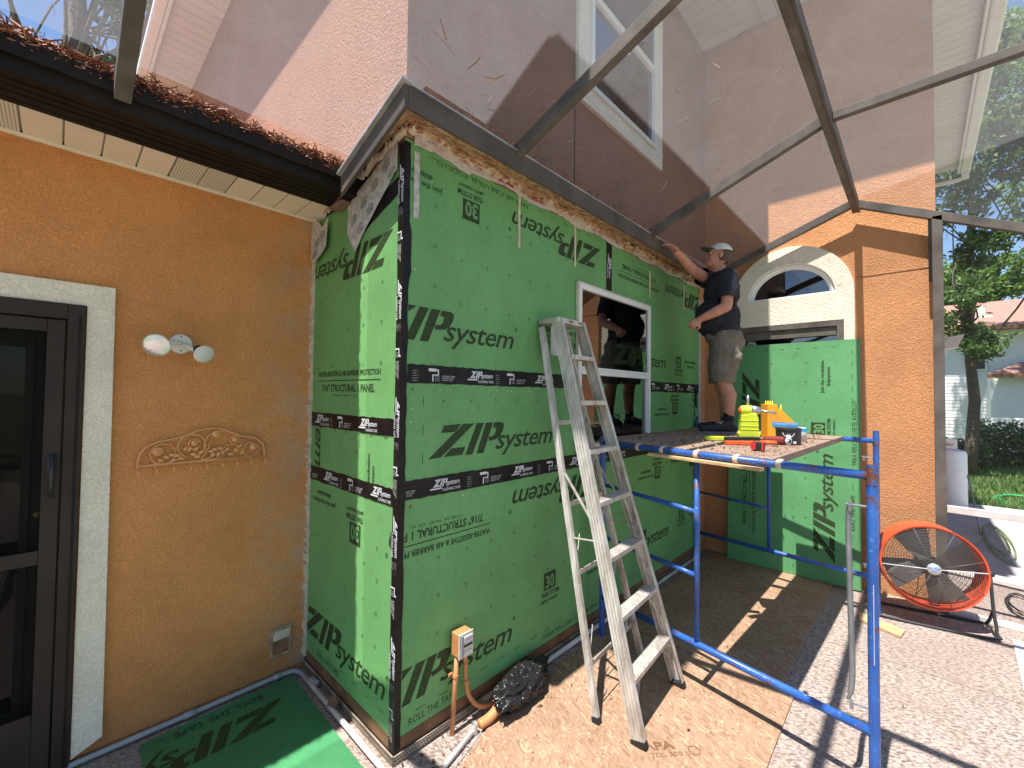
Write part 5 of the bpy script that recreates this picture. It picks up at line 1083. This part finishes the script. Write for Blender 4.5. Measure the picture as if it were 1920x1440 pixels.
# ================================================================== FAN
FN = thing('drum_fan', 'orange drum floor fan with black cage grille and tilting stand', 'fan', (3.85, -2.0, 0))
fc = Vector((3.72, -1.965, .475)); fax = Vector((-.93, -.20, .06)).normalized(); FR_ = .318; fd = .25
fa = Vector((0, 0, 1)).cross(fax).normalized(); fb = fax.cross(fa)
def fp(r, a, h): return fc+fa*(r*cos(a))+fb*(r*sin(a))+fax*h
MB().lathe([(FR_, 0), (FR_+.012, .004), (FR_+.014, -.008), (FR_+.004, -.02), (FR_+.004, -fd+.02), (FR_+.012, -fd), (FR_-.006, -fd), (FR_-.006, -.012), (FR_, 0)], fc, fax, 56).build('drum', 'fan_orange', FN, autosm=True)
for side, h in ((1, .004), (-1, -fd-.002)):
    mb = MB()
    for i in range(24 if side > 0 else 14):
        r = .045+(FR_-.05)*i/(24 if side > 0 else 14); dome = .035*(1-(r/FR_)**2)*side; n_ = 48
        mb.tube([fp(r, 2*pi*k_/n_, h+dome) for k_ in range(n_+1)], .0016, 3, cap=False)
    mb.build('grille', 'fan_black' if side < 0 else 'grille_grey', FN, smooth=True)
    mb = MB()
    for k_ in range(8 if side > 0 else 6):
        a = 2*pi*k_/(8 if side > 0 else 6)+.35; mb.tube([fp(.03, a, h+.034*side), fp(FR_*.6, a, h+.022*side), fp(FR_, a, h)], .0028, 5)
    mb.build('grille_spoke', 'fan_black' if side < 0 else 'grille_grey', FN, smooth=True)
for a in (0.08, pi+.08): MB().tube([fp(.04, a, .042), fp(FR_, a, .006)], .004, 6).build('grille_bar', 'white_print', FN, smooth=True)
bg = MB().lathe([(0, .048), (.04, .047), (.046, .04), (.040, .036)], fc, fax, 24).build('badge', 'label_grey' if 'label_grey' in MATS else 'drip_metal', FN, smooth=True)
st = Stamp().text('MAXX AIR', -.034, .004, .068, .014, .2, .02); st.text('PRO', -.016, -.018, .032, .012, .2, .02); mb = MB(); put(mb, st, fc+fax*.050, -fa, fb); mb.build('badge_print', 'label_blue', bg)
for k_ in range(4):
    a = pi/2*k_+.42; mb = MB(); vs = []
    for i, (r, wd) in enumerate(((.05, .045), (.12, .075), (.20, .10), (.29, .125))):
        for sgn in (-1, 1): vs.append(fc+fa*(r*cos(a)-sgn*wd*sin(a))+fb*(r*sin(a)+sgn*wd*cos(a))+fax*(-.10+sgn*.022))
    mb.add(vs, [(2*i, 2*i+1, 2*i+3, 2*i+2) for i in range(3)]); mb.build('blade', 'fan_blade', FN, smooth=True)
MB().lathe([(0, -.06), (.05, -.06), (.055, -.14), (.075, -.15), (.075, -.21), (0, -.21)], fc, fax, 24).build('motor', 'fan_black', FN, autosm=True)
hd_ = Vector((fa.x, fa.y, 0)).normalized(); fwd = Vector((fax.x, fax.y, 0)).normalized()
if hd_.y > 0: hd_ = -hd_
mid = fc-fax*fd*.5; ends = []
Aa = mid-hd_*(FR_+.045); Bb = mid+hd_*(FR_+.045)
for sgn, P0 in ((-1, Aa), (1, Bb)):
    pv = P0; f0 = Vector((pv.x, pv.y, .016))
    ends.append(f0)
fr_ = [Aa, Vector((Aa.x, Aa.y, .20))+fwd*.05, Vector((Aa.x, Aa.y, .06))+fwd*.10, Vector((Aa.x, Aa.y, .016))+fwd*.14+hd_*.05, Vector((Bb.x, Bb.y, .016))+fwd*.14-hd_*.05, Vector((Bb.x, Bb.y, .06))+fwd*.10, Vector((Bb.x, Bb.y, .20))+fwd*.05, Bb]
MB().tube(curve_pts(fr_, 5), .011, 10).build('stand', 'fan_black', FN, smooth=True)
fr_ = [Vector((Aa.x, Aa.y, .20))+fwd*.05, Vector((Aa.x, Aa.y, .05))-fwd*.08, Vector((Aa.x, Aa.y, .016))-fwd*.16+hd_*.04, Vector((Bb.x, Bb.y, .016))-fwd*.16-hd_*.04, Vector((Bb.x, Bb.y, .05))-fwd*.08, Vector((Bb.x, Bb.y, .20))+fwd*.05]
MB().tube(curve_pts(fr_, 5), .011, 10).build('stand', 'fan_black', FN, smooth=True)
for P0 in (Aa, Bb): MB().tube([P0-hd_*.02, P0+hd_*.02], .022, 10).build('pivot_knob', 'fan_black', FN, smooth=True)
MB().obox(Aa-hd_*.01+Vector((0, 0, -.10)), Aa-hd_*.01+Vector((0, 0, -.16)), .035, .03, up=hd_).build('handle_grip', 'teal', FN, bevel=.006)
MB().obox(Aa+hd_*.02+Vector((0, 0, .09)), Aa+hd_*.03+Vector((0, 0, .12)), .03, .05, up=hd_).build('bracket', 'fan_black', FN, bevel=.004)
MB().tube(curve_pts([Aa-hd_*.01, Aa-hd_*.02+Vector((0, 0, -.08)), Aa+Vector((0, 0, -.22)), Aa+Vector((0, 0, -.36))+fwd*.05]), .007, 8).build('power_lead', 'fan_black', FN, smooth=True)
random.seed(31)
def cord(name, cx_, cy_, rx, ry, turns, r, mat, z, label, cat, tail=None):
    pts_ = []
    for i in range(int(turns*14)):
        a = 2*pi*i/14; k_ = 1+.18*sin(a*.37+i*.05)+random.uniform(-.05, .05); pts_.append((cx_+rx*k_*cos(a), cy_+ry*k_*sin(a), z+.002*(i % 5)+.0015*i/3))
    if tail: pts_ += tail
    tag(MB().tube(curve_pts(pts_, 2), r, 6).build(name, mat, None, smooth=True), label, cat)
cord('power_cord', 4.75, -2.55, .28, .09, 4, .0045, 'cord_black', .008, 'tangled black power cord on the slab right of the fan', 'cord')
cord('extension_cord', 7.3, -2.62, .9, .10, 4, .006, 'cord_green', .010, 'dull green extension cord coiled on the shaded slab outside', 'cord', [(6.4, -2.3, .01), (5.6, -2.15, .01)])
cord('garden_hose', 11.3, -3.35, .75, .38, 5, .012, 'hose_green', -.07, 'bright green garden hose heaped on the grass', 'hose', [(10.6, -3.0, -.07), (10.9, -2.7, -.07), (12.5, -2.6, -.07)])

# ================================================================== PERSON
def voxel(mbs, name, mat, size, parent, smooth_it=3, disp=None, clips=()):
    o_ = mbs.build(name+'_src', mat); rm = o_.modifiers.new('r', 'REMESH'); rm.mode = 'VOXEL'; rm.voxel_size = size; rm.use_smooth_shade = True
    sm = o_.modifiers.new('s', 'SMOOTH'); sm.factor = .5; sm.iterations = smooth_it
    dg = bpy.context.evaluated_depsgraph_get(); dg.update(); ev = o_.evaluated_get(dg); me_ = bpy.data.meshes.new_from_object(ev)
    bm = bmesh.new(); bm.from_mesh(me_)
    if disp:
        bm.normal_update()
        for v_ in bm.verts: v_.co += v_.normal*disp(v_.co)
    for co, no in clips: bmesh.ops.bisect_plane(bm, geom=bm.verts[:]+bm.edges[:]+bm.faces[:], plane_co=co, plane_no=no, clear_outer=True)
    org = Vector(ORG[parent.name]) if parent else Vector()
    for v_ in bm.verts: v_.co -= org
    bm.to_mesh(me_); bm.free(); me_.materials.clear(); me_.materials.append(MATS[mat]); me_.name = name
    for pl_ in me_.polygons: pl_.use_smooth = True; pl_.material_index = 0
    n_ = bpy.data.objects.new(name, me_); C.objects.link(n_); n_.parent = parent; bpy.data.objects.remove(o_); ORG[n_.name] = tuple(org); return n_
MO = Vector((3.19, -.53, 1.5005)); az = radians(118); F_ = Vector((cos(az), sin(az), 0)); L_ = Vector((-sin(az), cos(az), 0)); Z_ = Vector((0, 0, 1))
def B(f, l, z): return MO+F_*f+L_*l+Z_*z
PS = thing('person', 'man in a dark shirt, khaki shorts and white cap reaching up to the roof edge', 'person', MO)
def cap(mb, pts_, rs, seg=14):
    pts_ = [Vector(q_) for q_ in pts_]
    mb.tube(pts_, rs, seg)
    for p_, r in zip(pts_, rs): mb.ball(p_, r*.995, seg, 8)
def ell(mb, c, rf, rl_, rz, tilt=0.):
    o_ = len(mb.v); mb.ball((0, 0, 0), (rf, rl_, rz), 20, 14)
    R3 = Matrix((F_, L_, Z_)).transposed() @ Matrix.Rotation(tilt, 3, 'Y')
    for i in range(o_, len(mb.v)): mb.v[i] = tuple(R3 @ Vector(mb.v[i])+c)
body = MB()
# legs (left = near camera side)
hipL, hipR = B(-.02, .10, .88), B(-.02, -.10, .88)
kL, kR = B(.02, .12, .50), B(.00, -.13, .50); aL, aR = B(-.03, .12, .10), B(-.06, -.16, .10)
cap(body, [hipL, kL], [.092, .064]); cap(body, [kL, B(-.035, .12, .36), aL], [.062, .065, .040]); cap(body, [hipR, kR], [.092, .064]); cap(body, [kR, B(-.055, -.145, .36), aR], [.062, .065, .040])
cap(body, [aL, B(.14, .13, .04)], [.040, .032]); cap(body, [aR, B(.11, -.19, .04)], [.040, .032])
ell(body, B(-.01, 0, .92), .13, .165, .12); ell(body, B(.04, 0, 1.12), .165, .17, .20); ell(body, B(.0, 0, 1.34), .125, .185, .17)
shL, shR = B(-.01, .19, 1.44), B(.03, -.17, 1.47)
cap(body, [B(-.01, -.10, 1.42), B(-.01, .10, 1.42)], [.085, .085])
cap(body, [B(.0, 0, 1.46), B(.035, 0, 1.59)], [.068, .062])
# left arm: bent, fist at the waist in front
elL = B(.02, .285, 1.155); wrL = B(.235, .235, 1.055)
cap(body, [shL, B(.0, .25, 1.30), elL], [.066, .058, .047]); cap(body, [elL, elL.lerp(wrL, .35), wrL], [.047, .049, .031])
# right arm raised to the gutter
hx = Vector((2.60, -.262, 3.215)); elR = shR.lerp(hx, .50)+Vector((0, 0, -.045)); wrR = shR.lerp(hx, .86)+Vector((0, 0, -.005))
cap(body, [shR, elR], [.066, .048]); cap(body, [elR, elR.lerp(wrR, .35), wrR], [.048, .048, .032])
# hands
def hand(w0, d, nrm, curl, thumb_side):
    d = d.normalized(); nrm = (nrm-d*nrm.dot(d)).normalized(); s_ = d.cross(nrm)
    pc = w0+d*.048; o_ = len(body.v); body.ball((0, 0, 0), (.052, .042, .018), 12, 8)
    R3 = Matrix((d, s_, nrm)).transposed()
    for i in range(o_, len(body.v)): body.v[i] = tuple(R3 @ Vector(body.v[i])+pc)
    for i, ln in enumerate((.072, .080, .075, .060)):
        b0 = w0+d*.085+s_*(-.030+.0205*i); c_ = curl; p_ = b0; pts_ = [b0]
        for j, fr in enumerate((.42, .32, .26)):
            ang = c_*(.55+j*.9); dd = d*cos(ang)+nrm*sin(ang)+s_*(.10*(i-1.5)*(1-min(1, curl))); p_ = p_+dd.normalized()*ln*fr; pts_.append(p_)
        cap(body, pts_, [.0105, .0098, .009, .0075], 8)
    t0 = w0+d*.025+s_*thumb_side*.030; t1 = t0+(d*.6+s_*thumb_side*.75+nrm*.25*curl).normalized()*.038; t2 = t1+(d*.9+s_*thumb_side*(.3-.5*min(1, curl))+nrm*.5*curl).normalized()*.032
    cap(body, [t0, t1, t2], [.015, .0125, .009], 8)
dL = (wrL-elL).normalized(); hand(wrL, (dL+Vector((0, 0, -.25))), -L_+Vector((0, 0, -.3)), 1.25, 1)
dR = (wrR-elR).normalized(); hand(wrR, dR+Vector((0, .15, .15)), Vector((0, .3, -1)), .45, 1)
# head
hc = B(.035, -.0, 1.70)
hf = (F_*.97+Z_*.22).normalized(); hu = (Z_-hf*Z_.dot(hf)).normalized(); hl = hu.cross(hf)
def HP(f, l, u_): return hc+hf*f+hl*l+hu*u_
def hell(f, l, u_, a, b, c_, mbx=None):
    mbx = mbx or body; o_ = len(mbx.v); mbx.ball((0, 0, 0), (a, b, c_), 18, 12); R3 = Matrix((hf, hl, hu)).transposed(); c0 = HP(f, l, u_)
    for i in range(o_, len(mbx.v)): mbx.v[i] = tuple(R3 @ Vector(mbx.v[i])+c0)
hell(-.012, 0, .03, .100, .078, .095); hell(.03, 0, -.03, .068, .064, .075); hell(.055, 0, -.085, .035, .038, .028); hell(.0, 0, -.075, .06, .055, .04)
cap(body, [HP(.082, 0, .018), HP(.100, 0, -.012), HP(.108, 0, -.028)], [.010, .012, .014], 8); hell(.098, .011, -.032, .010, .009, .008); hell(.098, -.011, -.032, .010, .009, .008)
hell(.074, 0, .040, .022, .050, .012); hell(.085, 0, -.058, .014, .024, .006); hell(.084, 0, -.069, .013, .021, .006); hell(.06, .04, -.02, .025, .018, .022); hell(.06, -.04, -.02, .025, .018, .022)
for s_ in (1, -1): hell(-.012, .080*s_, -.005, .017, .009, .030); hell(-.016, .086*s_, .010, .015, .006, .014)
bd = voxel(body, 'body', 'skin', .0058, PS, 2)
for s_ in (1, -1):
    e = MB(); hell(.079, .031*s_, .016, .010, .012, .009, e); ey = e.build('eye', 'eye_white', PS, smooth=True); e = MB(); hell(.087, .031*s_, .016, .0035, .005, .005, e); e.build('iris', 'eye_dark', ey, smooth=True)
    e = MB(); cap(e, [HP(.088, .014*s_, .040), HP(.080, .048*s_, .040)], [.004, .003], 6); e.build('eyebrow', 'hair', PS, smooth=True)
e = MB(); hell(-.035, 0, .018, .088, .0815, .085, e); voxel(e, 'hair', 'hair', .007, PS, 1, clips=[(HP(.008, 0, 0), hf), (HP(0, 0, -.045), -hu)])
# shirt
sh = MB(); ell(sh, B(.045, 0, 1.10), .205, .205, .21); ell(sh, B(.005, 0, 1.34), .158, .215, .19); ell(sh, B(.0, 0, .97), .165, .19, .12); cap(sh, [B(-.01, -.11, 1.43), B(-.01, .11, 1.43)], [.105, .105]); cap(sh, [B(.005, 0, 1.46), B(.02, 0, 1.525)], [.088, .076])
sl1 = shL.lerp(elL, .62); sr1 = shR.lerp(elR, .58)
def wr(s_, k1, k2, amp): return lambda c: amp*(mn.noise(Vector((c.x*k1, c.y*k1, c.z*k2)))+.5*mn.noise(Vector((c.x*k1*2.3, c.y*k1*2.3, c.z*k2*2.3+4))))
voxel(sh, 'shirt', 'shirt', .009, PS, 4, wr(0, 9, 16, .012), clips=[(B(0, 0, .895), -Z_), (B(.03, 0, 1.548), (Z_*.9+F_*.15).normalized())])
for p0_, p1_, e_ in ((shL, sl1, .040), (shR, sr1, .025)):
    q_ = MB(); cap(q_, [p0_, p1_], [.094, .086]); dd_s = (p1_-p0_).normalized(); voxel(q_, 'sleeve', 'shirt', .008, PS, 3, wr(0, 11, 14, .008), clips=[(p1_+dd_s*e_, dd_s)])
# shorts
st_ = MB(); ell(st_, B(-.01, 0, .93), .165, .188, .12); ell(st_, B(-.06, .07, .86), .12, .11, .13); ell(st_, B(-.06, -.07, .86), .12, .11, .13)
for h_, k_, dx in ((hipL, kL, .02), (hipR, kR, -.02)): cap(st_, [h_, h_.lerp(k_, .5)+L_*dx*.6, k_+Z_*.03+L_*dx*.5], [.125, .118, .112])
ell(st_, B(-.05, .22, .70), .075, .03, .085)
voxel(st_, 'shorts', 'shorts', .009, PS, 3, wr(0, 10, 13, .012), clips=[(B(0, 0, .985), Z_), (B(0, 0, .475), -Z_)])
b_ = MB(); b_.lathe([(.172, -.016), (.178, 0), (.172, .016)], B(-.005, 0, .975), Z_, 30); o = b_.build('belt', 'black_rubber', PS, smooth=True); 
for (a_, fx, nm) in ((aL, B(.15, .135, .0), 'l'), (aR, B(.12, -.195, .0), 'r')):
    s_ = MB(); cap(s_, [a_+Z_*.0, a_+Z_*.105], [.0455, .0480]); voxel(s_, 'sock', 'sock', .007, PS, 1, clips=[(a_+Z_*.10, Z_)])
    s_ = MB(); heel = a_-F_*.035; heel.z = MO.z+.045; toe = fx+F_*.035; toe.z = MO.z+.040
    cap(s_, [heel, heel.lerp(toe, .5)+Z_*.012, toe], [.044, .048, .042]); cap(s_, [a_+Z_*.0, heel.lerp(toe, .35)+Z_*.02], [.050, .046])
    shoe = voxel(s_, 'shoe', 'shoe', .006, PS, 2, clips=[(MO+Z_*.022, -Z_), (a_+Z_*.02, Z_)])
    s_ = MB(); d_ = (toe-heel).normalized(); sd_ = d_.cross(Z_); c0 = heel-d_*.045; Ls = (toe-heel).length+.088
    out = [(0, .026), (.05, .040), (.12, .038), (.2, .046), (Ls-.03, .040), (Ls, .012)]; poly = [(a, b) for a, b in out]+[(a, -b) for a, b in out[::-1]]
    c0.z = MO.z+.001; s_.prism(poly, c0, d_, sd_, Z_, .024); s_.build('sole', 'shoe_trim', shoe, bevel=.004)
# cap
c_ = MB(); hell(-.015, 0, .045, .108, .090, .088, c_); cp_ = voxel(c_, 'cap', 'cap_white', .006, PS, 2, wr(0, 14, 14, .004), clips=[(HP(0, 0, .045), (-hu-hf*.15).normalized())])
v2 = MB(); vs = []; nn_ = 10
for j in range(4):
    for i in range(nn_+1):
        a = -1.15+2.3*i/nn_; r = .082+.028*j; vs.append(HP(.012+(r+.0*j)*cos(a)*(1+.0*j), .95*(.075+.004*j)*sin(a)/sin(1.15), .056-.020*(j/3)+.028*(j/3)-.016*abs(sin(a))))
v2.add(vs, [(j*(nn_+1)+i, j*(nn_+1)+i+1, (j+1)*(nn_+1)+i+1, (j+1)*(nn_+1)+i) for j in range(3) for i in range(nn_)]); o = v2.build('cap_brim', 'cap_grey', PS, smooth=True); sd_m = o.modifiers.new('s', 'SOLIDIFY'); sd_m.thickness = .005

# ================================================================== OUTSIDE
def tree(name, base, top, r0, crowns, nleaf, leafsize, leafmat_, bark, label, seed, branches=14, lf=.55, group=None, hmin=.35):
    rs = np.random.RandomState(seed); base = np.array(base, float); top = np.array(top, float)
    T = thing(name, label, 'tree', tuple(base), group)
    tr = MB(); n = 9; pts_ = []
    for i in range(n+1):
        k_ = i/n; p_ = base+(top-base)*k_+np.array([rs.normal()*.06, rs.normal()*.06, 0])*min(1, i)*r0*6; pts_.append(tuple(p_))
    tr.tube(pts_, [r0*(1-.75*i/n) for i in range(n+1)], 10)
    for i in range(branches):
        k_ = rs.uniform(hmin, 1); p_ = np.array(pts_[int(k_*n)]); c_ = crowns[rs.randint(len(crowns))]; tgt = np.array(c_[:3])+rs.normal(size=3)*np.array(c_[3])*.35
        m_ = (p_+tgt)/2+rs.normal(size=3)*.12*np.linalg.norm(tgt-p_); rb = r0*.28*(1.1-k_*.6)
        cp2 = curve_pts([tuple(p_), tuple(m_), tuple(tgt)], 4); tr.tube(cp2, [rb*(1-.8*j/(len(cp2)-1)) for j in range(len(cp2))], 6)
        for _ in range(3):
            q_ = np.array(cp2[rs.randint(2, len(cp2))]); e_ = q_+rs.normal(size=3)*.35*c_[3]; mm = (q_+e_)/2+rs.normal(size=3)*.1; tr.tube([tuple(q_), tuple(mm), tuple(e_)], [rb*.3, rb*.2, rb*.08], 4)
    tr.build('trunk', bark, T, smooth=True)
    # clumped foliage
    w_ = np.array([c_[3]**2 for c_ in crowns]); w_ = w_/w_.sum(); cl = []
    for _ in range(int(nleaf/45)):
        c_ = crowns[rs.choice(len(crowns), p=w_)]; d_ = rs.normal(size=3); d_ /= np.linalg.norm(d_); rr = c_[3]*rs.uniform(.25, 1)**lf; cl.append((np.array(c_[:3])+d_*rr*np.array([1, 1, .8]), rs.uniform(.16, .34)*max(.6, c_[3]*.6)))
    ci = rs.randint(len(cl), size=nleaf); cen = np.array([cl[i][0] for i in ci]); rad = np.array([cl[i][1] for i in ci])[:, None]
    pos = cen+rs.normal(size=(nleaf, 3))*rad*.55
    a = rs.normal(size=(nleaf, 3)); a /= np.linalg.norm(a, axis=1)[:, None]; b = np.cross(a, rs.normal(size=(nleaf, 3))); b /= np.linalg.norm(b, axis=1)[:, None]
    s_ = leafsize*rs.uniform(.6, 1.3, size=(nleaf, 1))
    V = np.stack([pos+a*s_, pos+b*s_*.42, pos-a*s_, pos-b*s_*.42], 1).reshape(-1, 3)-base
    me_ = bpy.data.meshes.new('crown'); me_.vertices.add(len(V)); me_.vertices.foreach_set('co', V.ravel()); me_.loops.add(len(V)); me_.loops.foreach_set('vertex_index', np.arange(len(V))); me_.polygons.add(nleaf)
    me_.polygons.foreach_set('loop_start', np.arange(nleaf)*4); me_.polygons.foreach_set('loop_total', np.full(nleaf, 4)); me_.update(); me_.materials.append(MATS[leafmat_])
    o_ = bpy.data.objects.new('crown', me_); C.objects.link(o_); o_.parent = T; return T
GR = 'trees beyond the patio'
tree('oak_tree', (14.5, -2.78, -.1), (14.2, -2.85, 8.6), .13, [(14.2, -2.7, 8.2, 1.3), (14.6, -3.6, 9.6, 1.3), (14.2, -4.1, 7.6, .9), (14.8, -2.6, 10.6, 1.3), (14.5, -3.1, 5.6, .65), (13.8, -2.7, 4.4, .5), (13.9, -3.0, 3.2, .45), (14.2, -2.5, 6.9, .8), (14.3, -2.6, 3.8, .5), (14.0, -3.9, 6.0, .7), (14.6, -3.9, 8.6, .9)], 24000, .075, 'leaf_mid', 'bark', 'oak with a dark trunk close behind the screen post', 1, 22, group=GR, hmin=.38)
tree('oak_tree', (19, -5.6, -.1), (19, -5.4, 9.5), .28, [(19, -4.9, 8.3, 1.3), (19, -5.9, 10.2, 1.6), (18.6, -5.3, 6.7, .8), (19.2, -5.8, 12.4, 1.4), (19.5, -3.9, 13.2, 1.4)], 16000, .085, 'leaf_light', 'bark', 'pale green leafy oak at the right edge of the view', 2, 24, group=GR)
tree('oak_tree', (34, -4.5, -.1), (34, -4.4, 9), .3, [(34, -4.0, 8.3, 1.8), (34, -6.2, 8.6, 1.7), (34, -7.6, 8, 1.6), (34, -2.8, 8.0, 1.6)], 13000, .14, 'leaf_light', 'bark', 'light green treetop rising behind the white neighbour house', 3, 14, group=GR)
tree('pine_tree', (-1.18, 16, -.1), (-1.20, 17, 21), .30, [(-1.6, 16.4, 17, 1.5), (-.4, 17, 15, 1.2), (-1.9, 16.6, 20, 1.5)], 3500, .09, 'pine_needles_green', 'pine_bark', 'tall bare pine trunk left of the dark rafter', 4, 22, group='pines behind the roof', hmin=.4)
tree('pine_tree', (-.82, 20, -.1), (-.90, 21, 23), .30, [(-.6, 20.5, 17, 1.4), (.3, 20.5, 13.5, 1.0), (.9, 20.5, 15.5, 1.2), (.5, 20.5, 19, 1.4)], 4500, .09, 'pine_needles_green', 'pine_bark', 'second pine trunk partly hidden by the dark rafter', 5, 34, group='pines behind the roof', hmin=.4)
tree('pine_tree', (2.0, 22, -.1), (1.75, 22, 24), .24, [(1.0, 22, 13.5, 1.0), (.4, 22, 15.2, 1.2), (1.0, 22, 17.5, 1.3), (.2, 22, 12, .7)], 4500, .09, 'pine_needles_green', 'pine_bark', 'pine with drooping twigs against the roof gable', 6, 40, group='pines behind the roof', hmin=.35)
# trees reflected in glass and filling the view behind the camera
tree('oak_tree', (-9, -12, -.1), (-9, -12, 8), .35, [(-9, -12, 8, 3.5), (-12, -12, 7, 3), (-6, -13, 7, 3)], 6000, .22, 'leaf_oak', 'bark', 'large oak far behind the camera across the lawn', 7, 14)
# hedge
def hedge(x, y0, y1, z1, n, label, seed):
    rs = np.random.RandomState(seed); T = thing('hedge', label, 'hedge', (x, (y0+y1)/2, -.1)); mb = MB()
    for i in range(14): y = y0+(y1-y0)*i/13; mb.tube([(x, y, -.1), (x+rs.normal()*.1, y+rs.normal()*.1, z1*.8)], [.02, .008], 5)
    mb.build('stem', 'bark', T)
    pos = np.stack([x+rs.normal(size=n)*.35, rs.uniform(y0, y1, n), -.1+(z1+.1)*rs.rand(n)**.8*(.82+.18*np.sin(rs.uniform(y0, y1, n)*3))], 1)
    a = rs.normal(size=(n, 3)); a /= np.linalg.norm(a, axis=1)[:, None]; b = np.cross(a, rs.normal(size=(n, 3))); b /= np.linalg.norm(b, axis=1)[:, None]; s_ = .06*rs.uniform(.6, 1.3, (n, 1))
    V = np.stack([pos+a*s_, pos+b*s_*.5, pos-a*s_, pos-b*s_*.5], 1).reshape(-1, 3)-np.array(T.location)
    me_ = bpy.data.meshes.new('foliage'); me_.from_pydata([tuple(v_) for v_ in V], [], [tuple(range(4*i, 4*i+4)) for i in range(n)]); me_.materials.append(MATS['leaf_hedge']); o_ = bpy.data.objects.new('foliage', me_); C.objects.link(o_); o_.parent = T
hedge(18, -6.5, -3.0, 1.28, 9000, 'clipped green hedge in front of the white neighbour house', 1); hedge(17, -3.3, -1.8, .80, 4500, 'low bushy shrubs left of the clipped hedge', 2)
# grass blades
rs = np.random.RandomState(5); n = 26000; gx_ = 10.15+14*rs.rand(n)**1.6; gy_ = -1.9-(gx_+1.19)*.42*rs.rand(n)
hh = rs.uniform(.05, .16, n)*(1+.3*np.sin(gx_*2)); an = rs.uniform(0, 2*pi, n); wd = .012+.0009*gx_
base = np.stack([gx_, gy_, np.full(n, -.1)], 1); off = np.stack([np.cos(an)*wd, np.sin(an)*wd, np.zeros(n)], 1); tip = base+np.stack([rs.normal(size=n)*.04, rs.normal(size=n)*.04, hh], 1)
V = np.stack([base-off, base+off, tip], 1).reshape(-1, 3); me_ = bpy.data.meshes.new('grass'); me_.from_pydata([tuple(v_) for v_ in V], [], [(3*i, 3*i+1, 3*i+2) for i in range(n)]); me_.materials.append(MATS['grass_blade'])
o = bpy.data.objects.new('grass', me_); C.objects.link(o); o['kind'] = 'stuff'; tag(o, 'rough green lawn between the slab and the hedge', 'grass')
# tank
TK = thing('storage_tank', 'tall white cylindrical tank standing on the slab outside the screen', 'tank', (9.35, -2.30, 0))
MB().lathe([(0, 0), (.205, 0), (.21, .01), (.21, .93), (.19, .98), (.10, 1.01), (0, 1.015)], (9.35, -2.27, 0), (0, 0, 1), 32).build('shell', 'tank_white', TK, autosm=True)
bx = tag(MB().box((9.25, -2.36, 1.017), (9.4, -2.16, 1.18)).build('small_box', 'white_vinyl', None, bevel=.004), 'small white box with red script sitting on the tank', 'box')
mb = MB(); put(mb, Stamp().text('Shur', 0, 0, .11, .05, .3, .02), (9.248, -2.21, 1.07), Vector((0, -1, 0)), Vector((0, 0, 1))); mb.build('lettering', 'red_print', bx)
o = MB().tube([(9.0, -2.46, .62), (7.6, -2.50, .012)], .012, 6); tag(o.build('lean_pole', 'galvanised', None, smooth=True), 'thin grey pole leaning from the tank down to the slab', 'pole')
# eave lamp bracket / bird feeder like box behind post
BX = thing('wall_bracket', 'pale angled fixture on the house side seen past the screen post', 'fixture', (6, -2.05, 2.5))
MB().prism([(0, 0), (.12, .16), (.26, .19), (.20, .04)], (6.0, -2.03, 2.42), (0, -1, 0), (0, 0, 1), (1, 0, 0), .20).build('hood', 'soffit_white', BX, bevel=.004); MB().box((6.02, -2.14, 2.38), (6.16, -2.026, 2.60)).build('plate', 'white_vinyl', BX, bevel=.004)
# neighbour house
NH = thing('neighbour_house', 'white sided neighbour house with brown shingle roofs beyond the hedge', 'house', (24, -5, 0))
def siding(x, y0, y1, z0, z1, nm='siding', st=.14):
    mb = MB(); z = z0
    while z < z1: zt = min(z+st, z1); mb.add([(x, y0, zt), (x, y1, zt), (x-.012, y1, z), (x-.012, y0, z), (x, y0, z), (x, y1, z)], [(0, 1, 2, 3), (3, 2, 5, 4)]); z += st
    mb.build(nm, 'siding_white', NH)
siding(24, -14, 2, -.1, 4.8); siding(22.6, -12, -3.95, -.1, 2.85)
MB().box((22.6, -3.95, -.1), (24, -3.83, 2.8)).box((24, -3.55, -.1), (24.1, -3.45, 2.9)).build('corner_board', 'white_vinyl', NH)
for (y, z0, z1, x) in ((-3.3, 3.05, 4.2, 23.96), (-7.0, 3.0, 4.2, 23.96), (-5.5, 1.3, 2.3, 22.56)):
    f_ = MB().box((x-.05, y-.55, z0), (x, y+.05, z1)).build('window', 'white_vinyl', NH); MB().box((x-.06, y-.50, z0+.05), (x-.051, y, z1-.05)).build('pane', 'interior', f_)
MB().add([(23.4, -14, 4.72), (23.4, 2.5, 4.72), (27.5, 2.5, 6.3), (27.5, -14, 6.3), (23.4, -14, 4.6), (23.4, 2.5, 4.6), (24, 2.5, 4.6), (24, -14, 4.6)], [(0, 3, 2, 1), (0, 1, 5, 4), (4, 5, 6, 7)]).build('roof', 'shingles', NH)
MB().add([(22.1, -12, 2.82), (22.1, -3.7, 2.82), (24, -5.3, 3.6), (24, -12, 3.6), (22.1, -3.7, 2.70), (22.1, -12, 2.70)], [(0, 3, 2, 1), (0, 1, 4, 5)]).build('porch_roof', 'shingles', NH)
MB().box((22.08, -12, 2.68), (22.1, -3.7, 2.83)).box((23.38, -14, 4.58), (23.4, 2.5, 4.73)).build('eave_trim', 'brown_wood', NH)
MB().box((25, -3.9, 5.2), (25.3, -3.7, 5.75)).box((24.8, -4.1, 5.2), (25.4, -3.5, 5.32)).build('roof_vent', 'white_vinyl', NH)
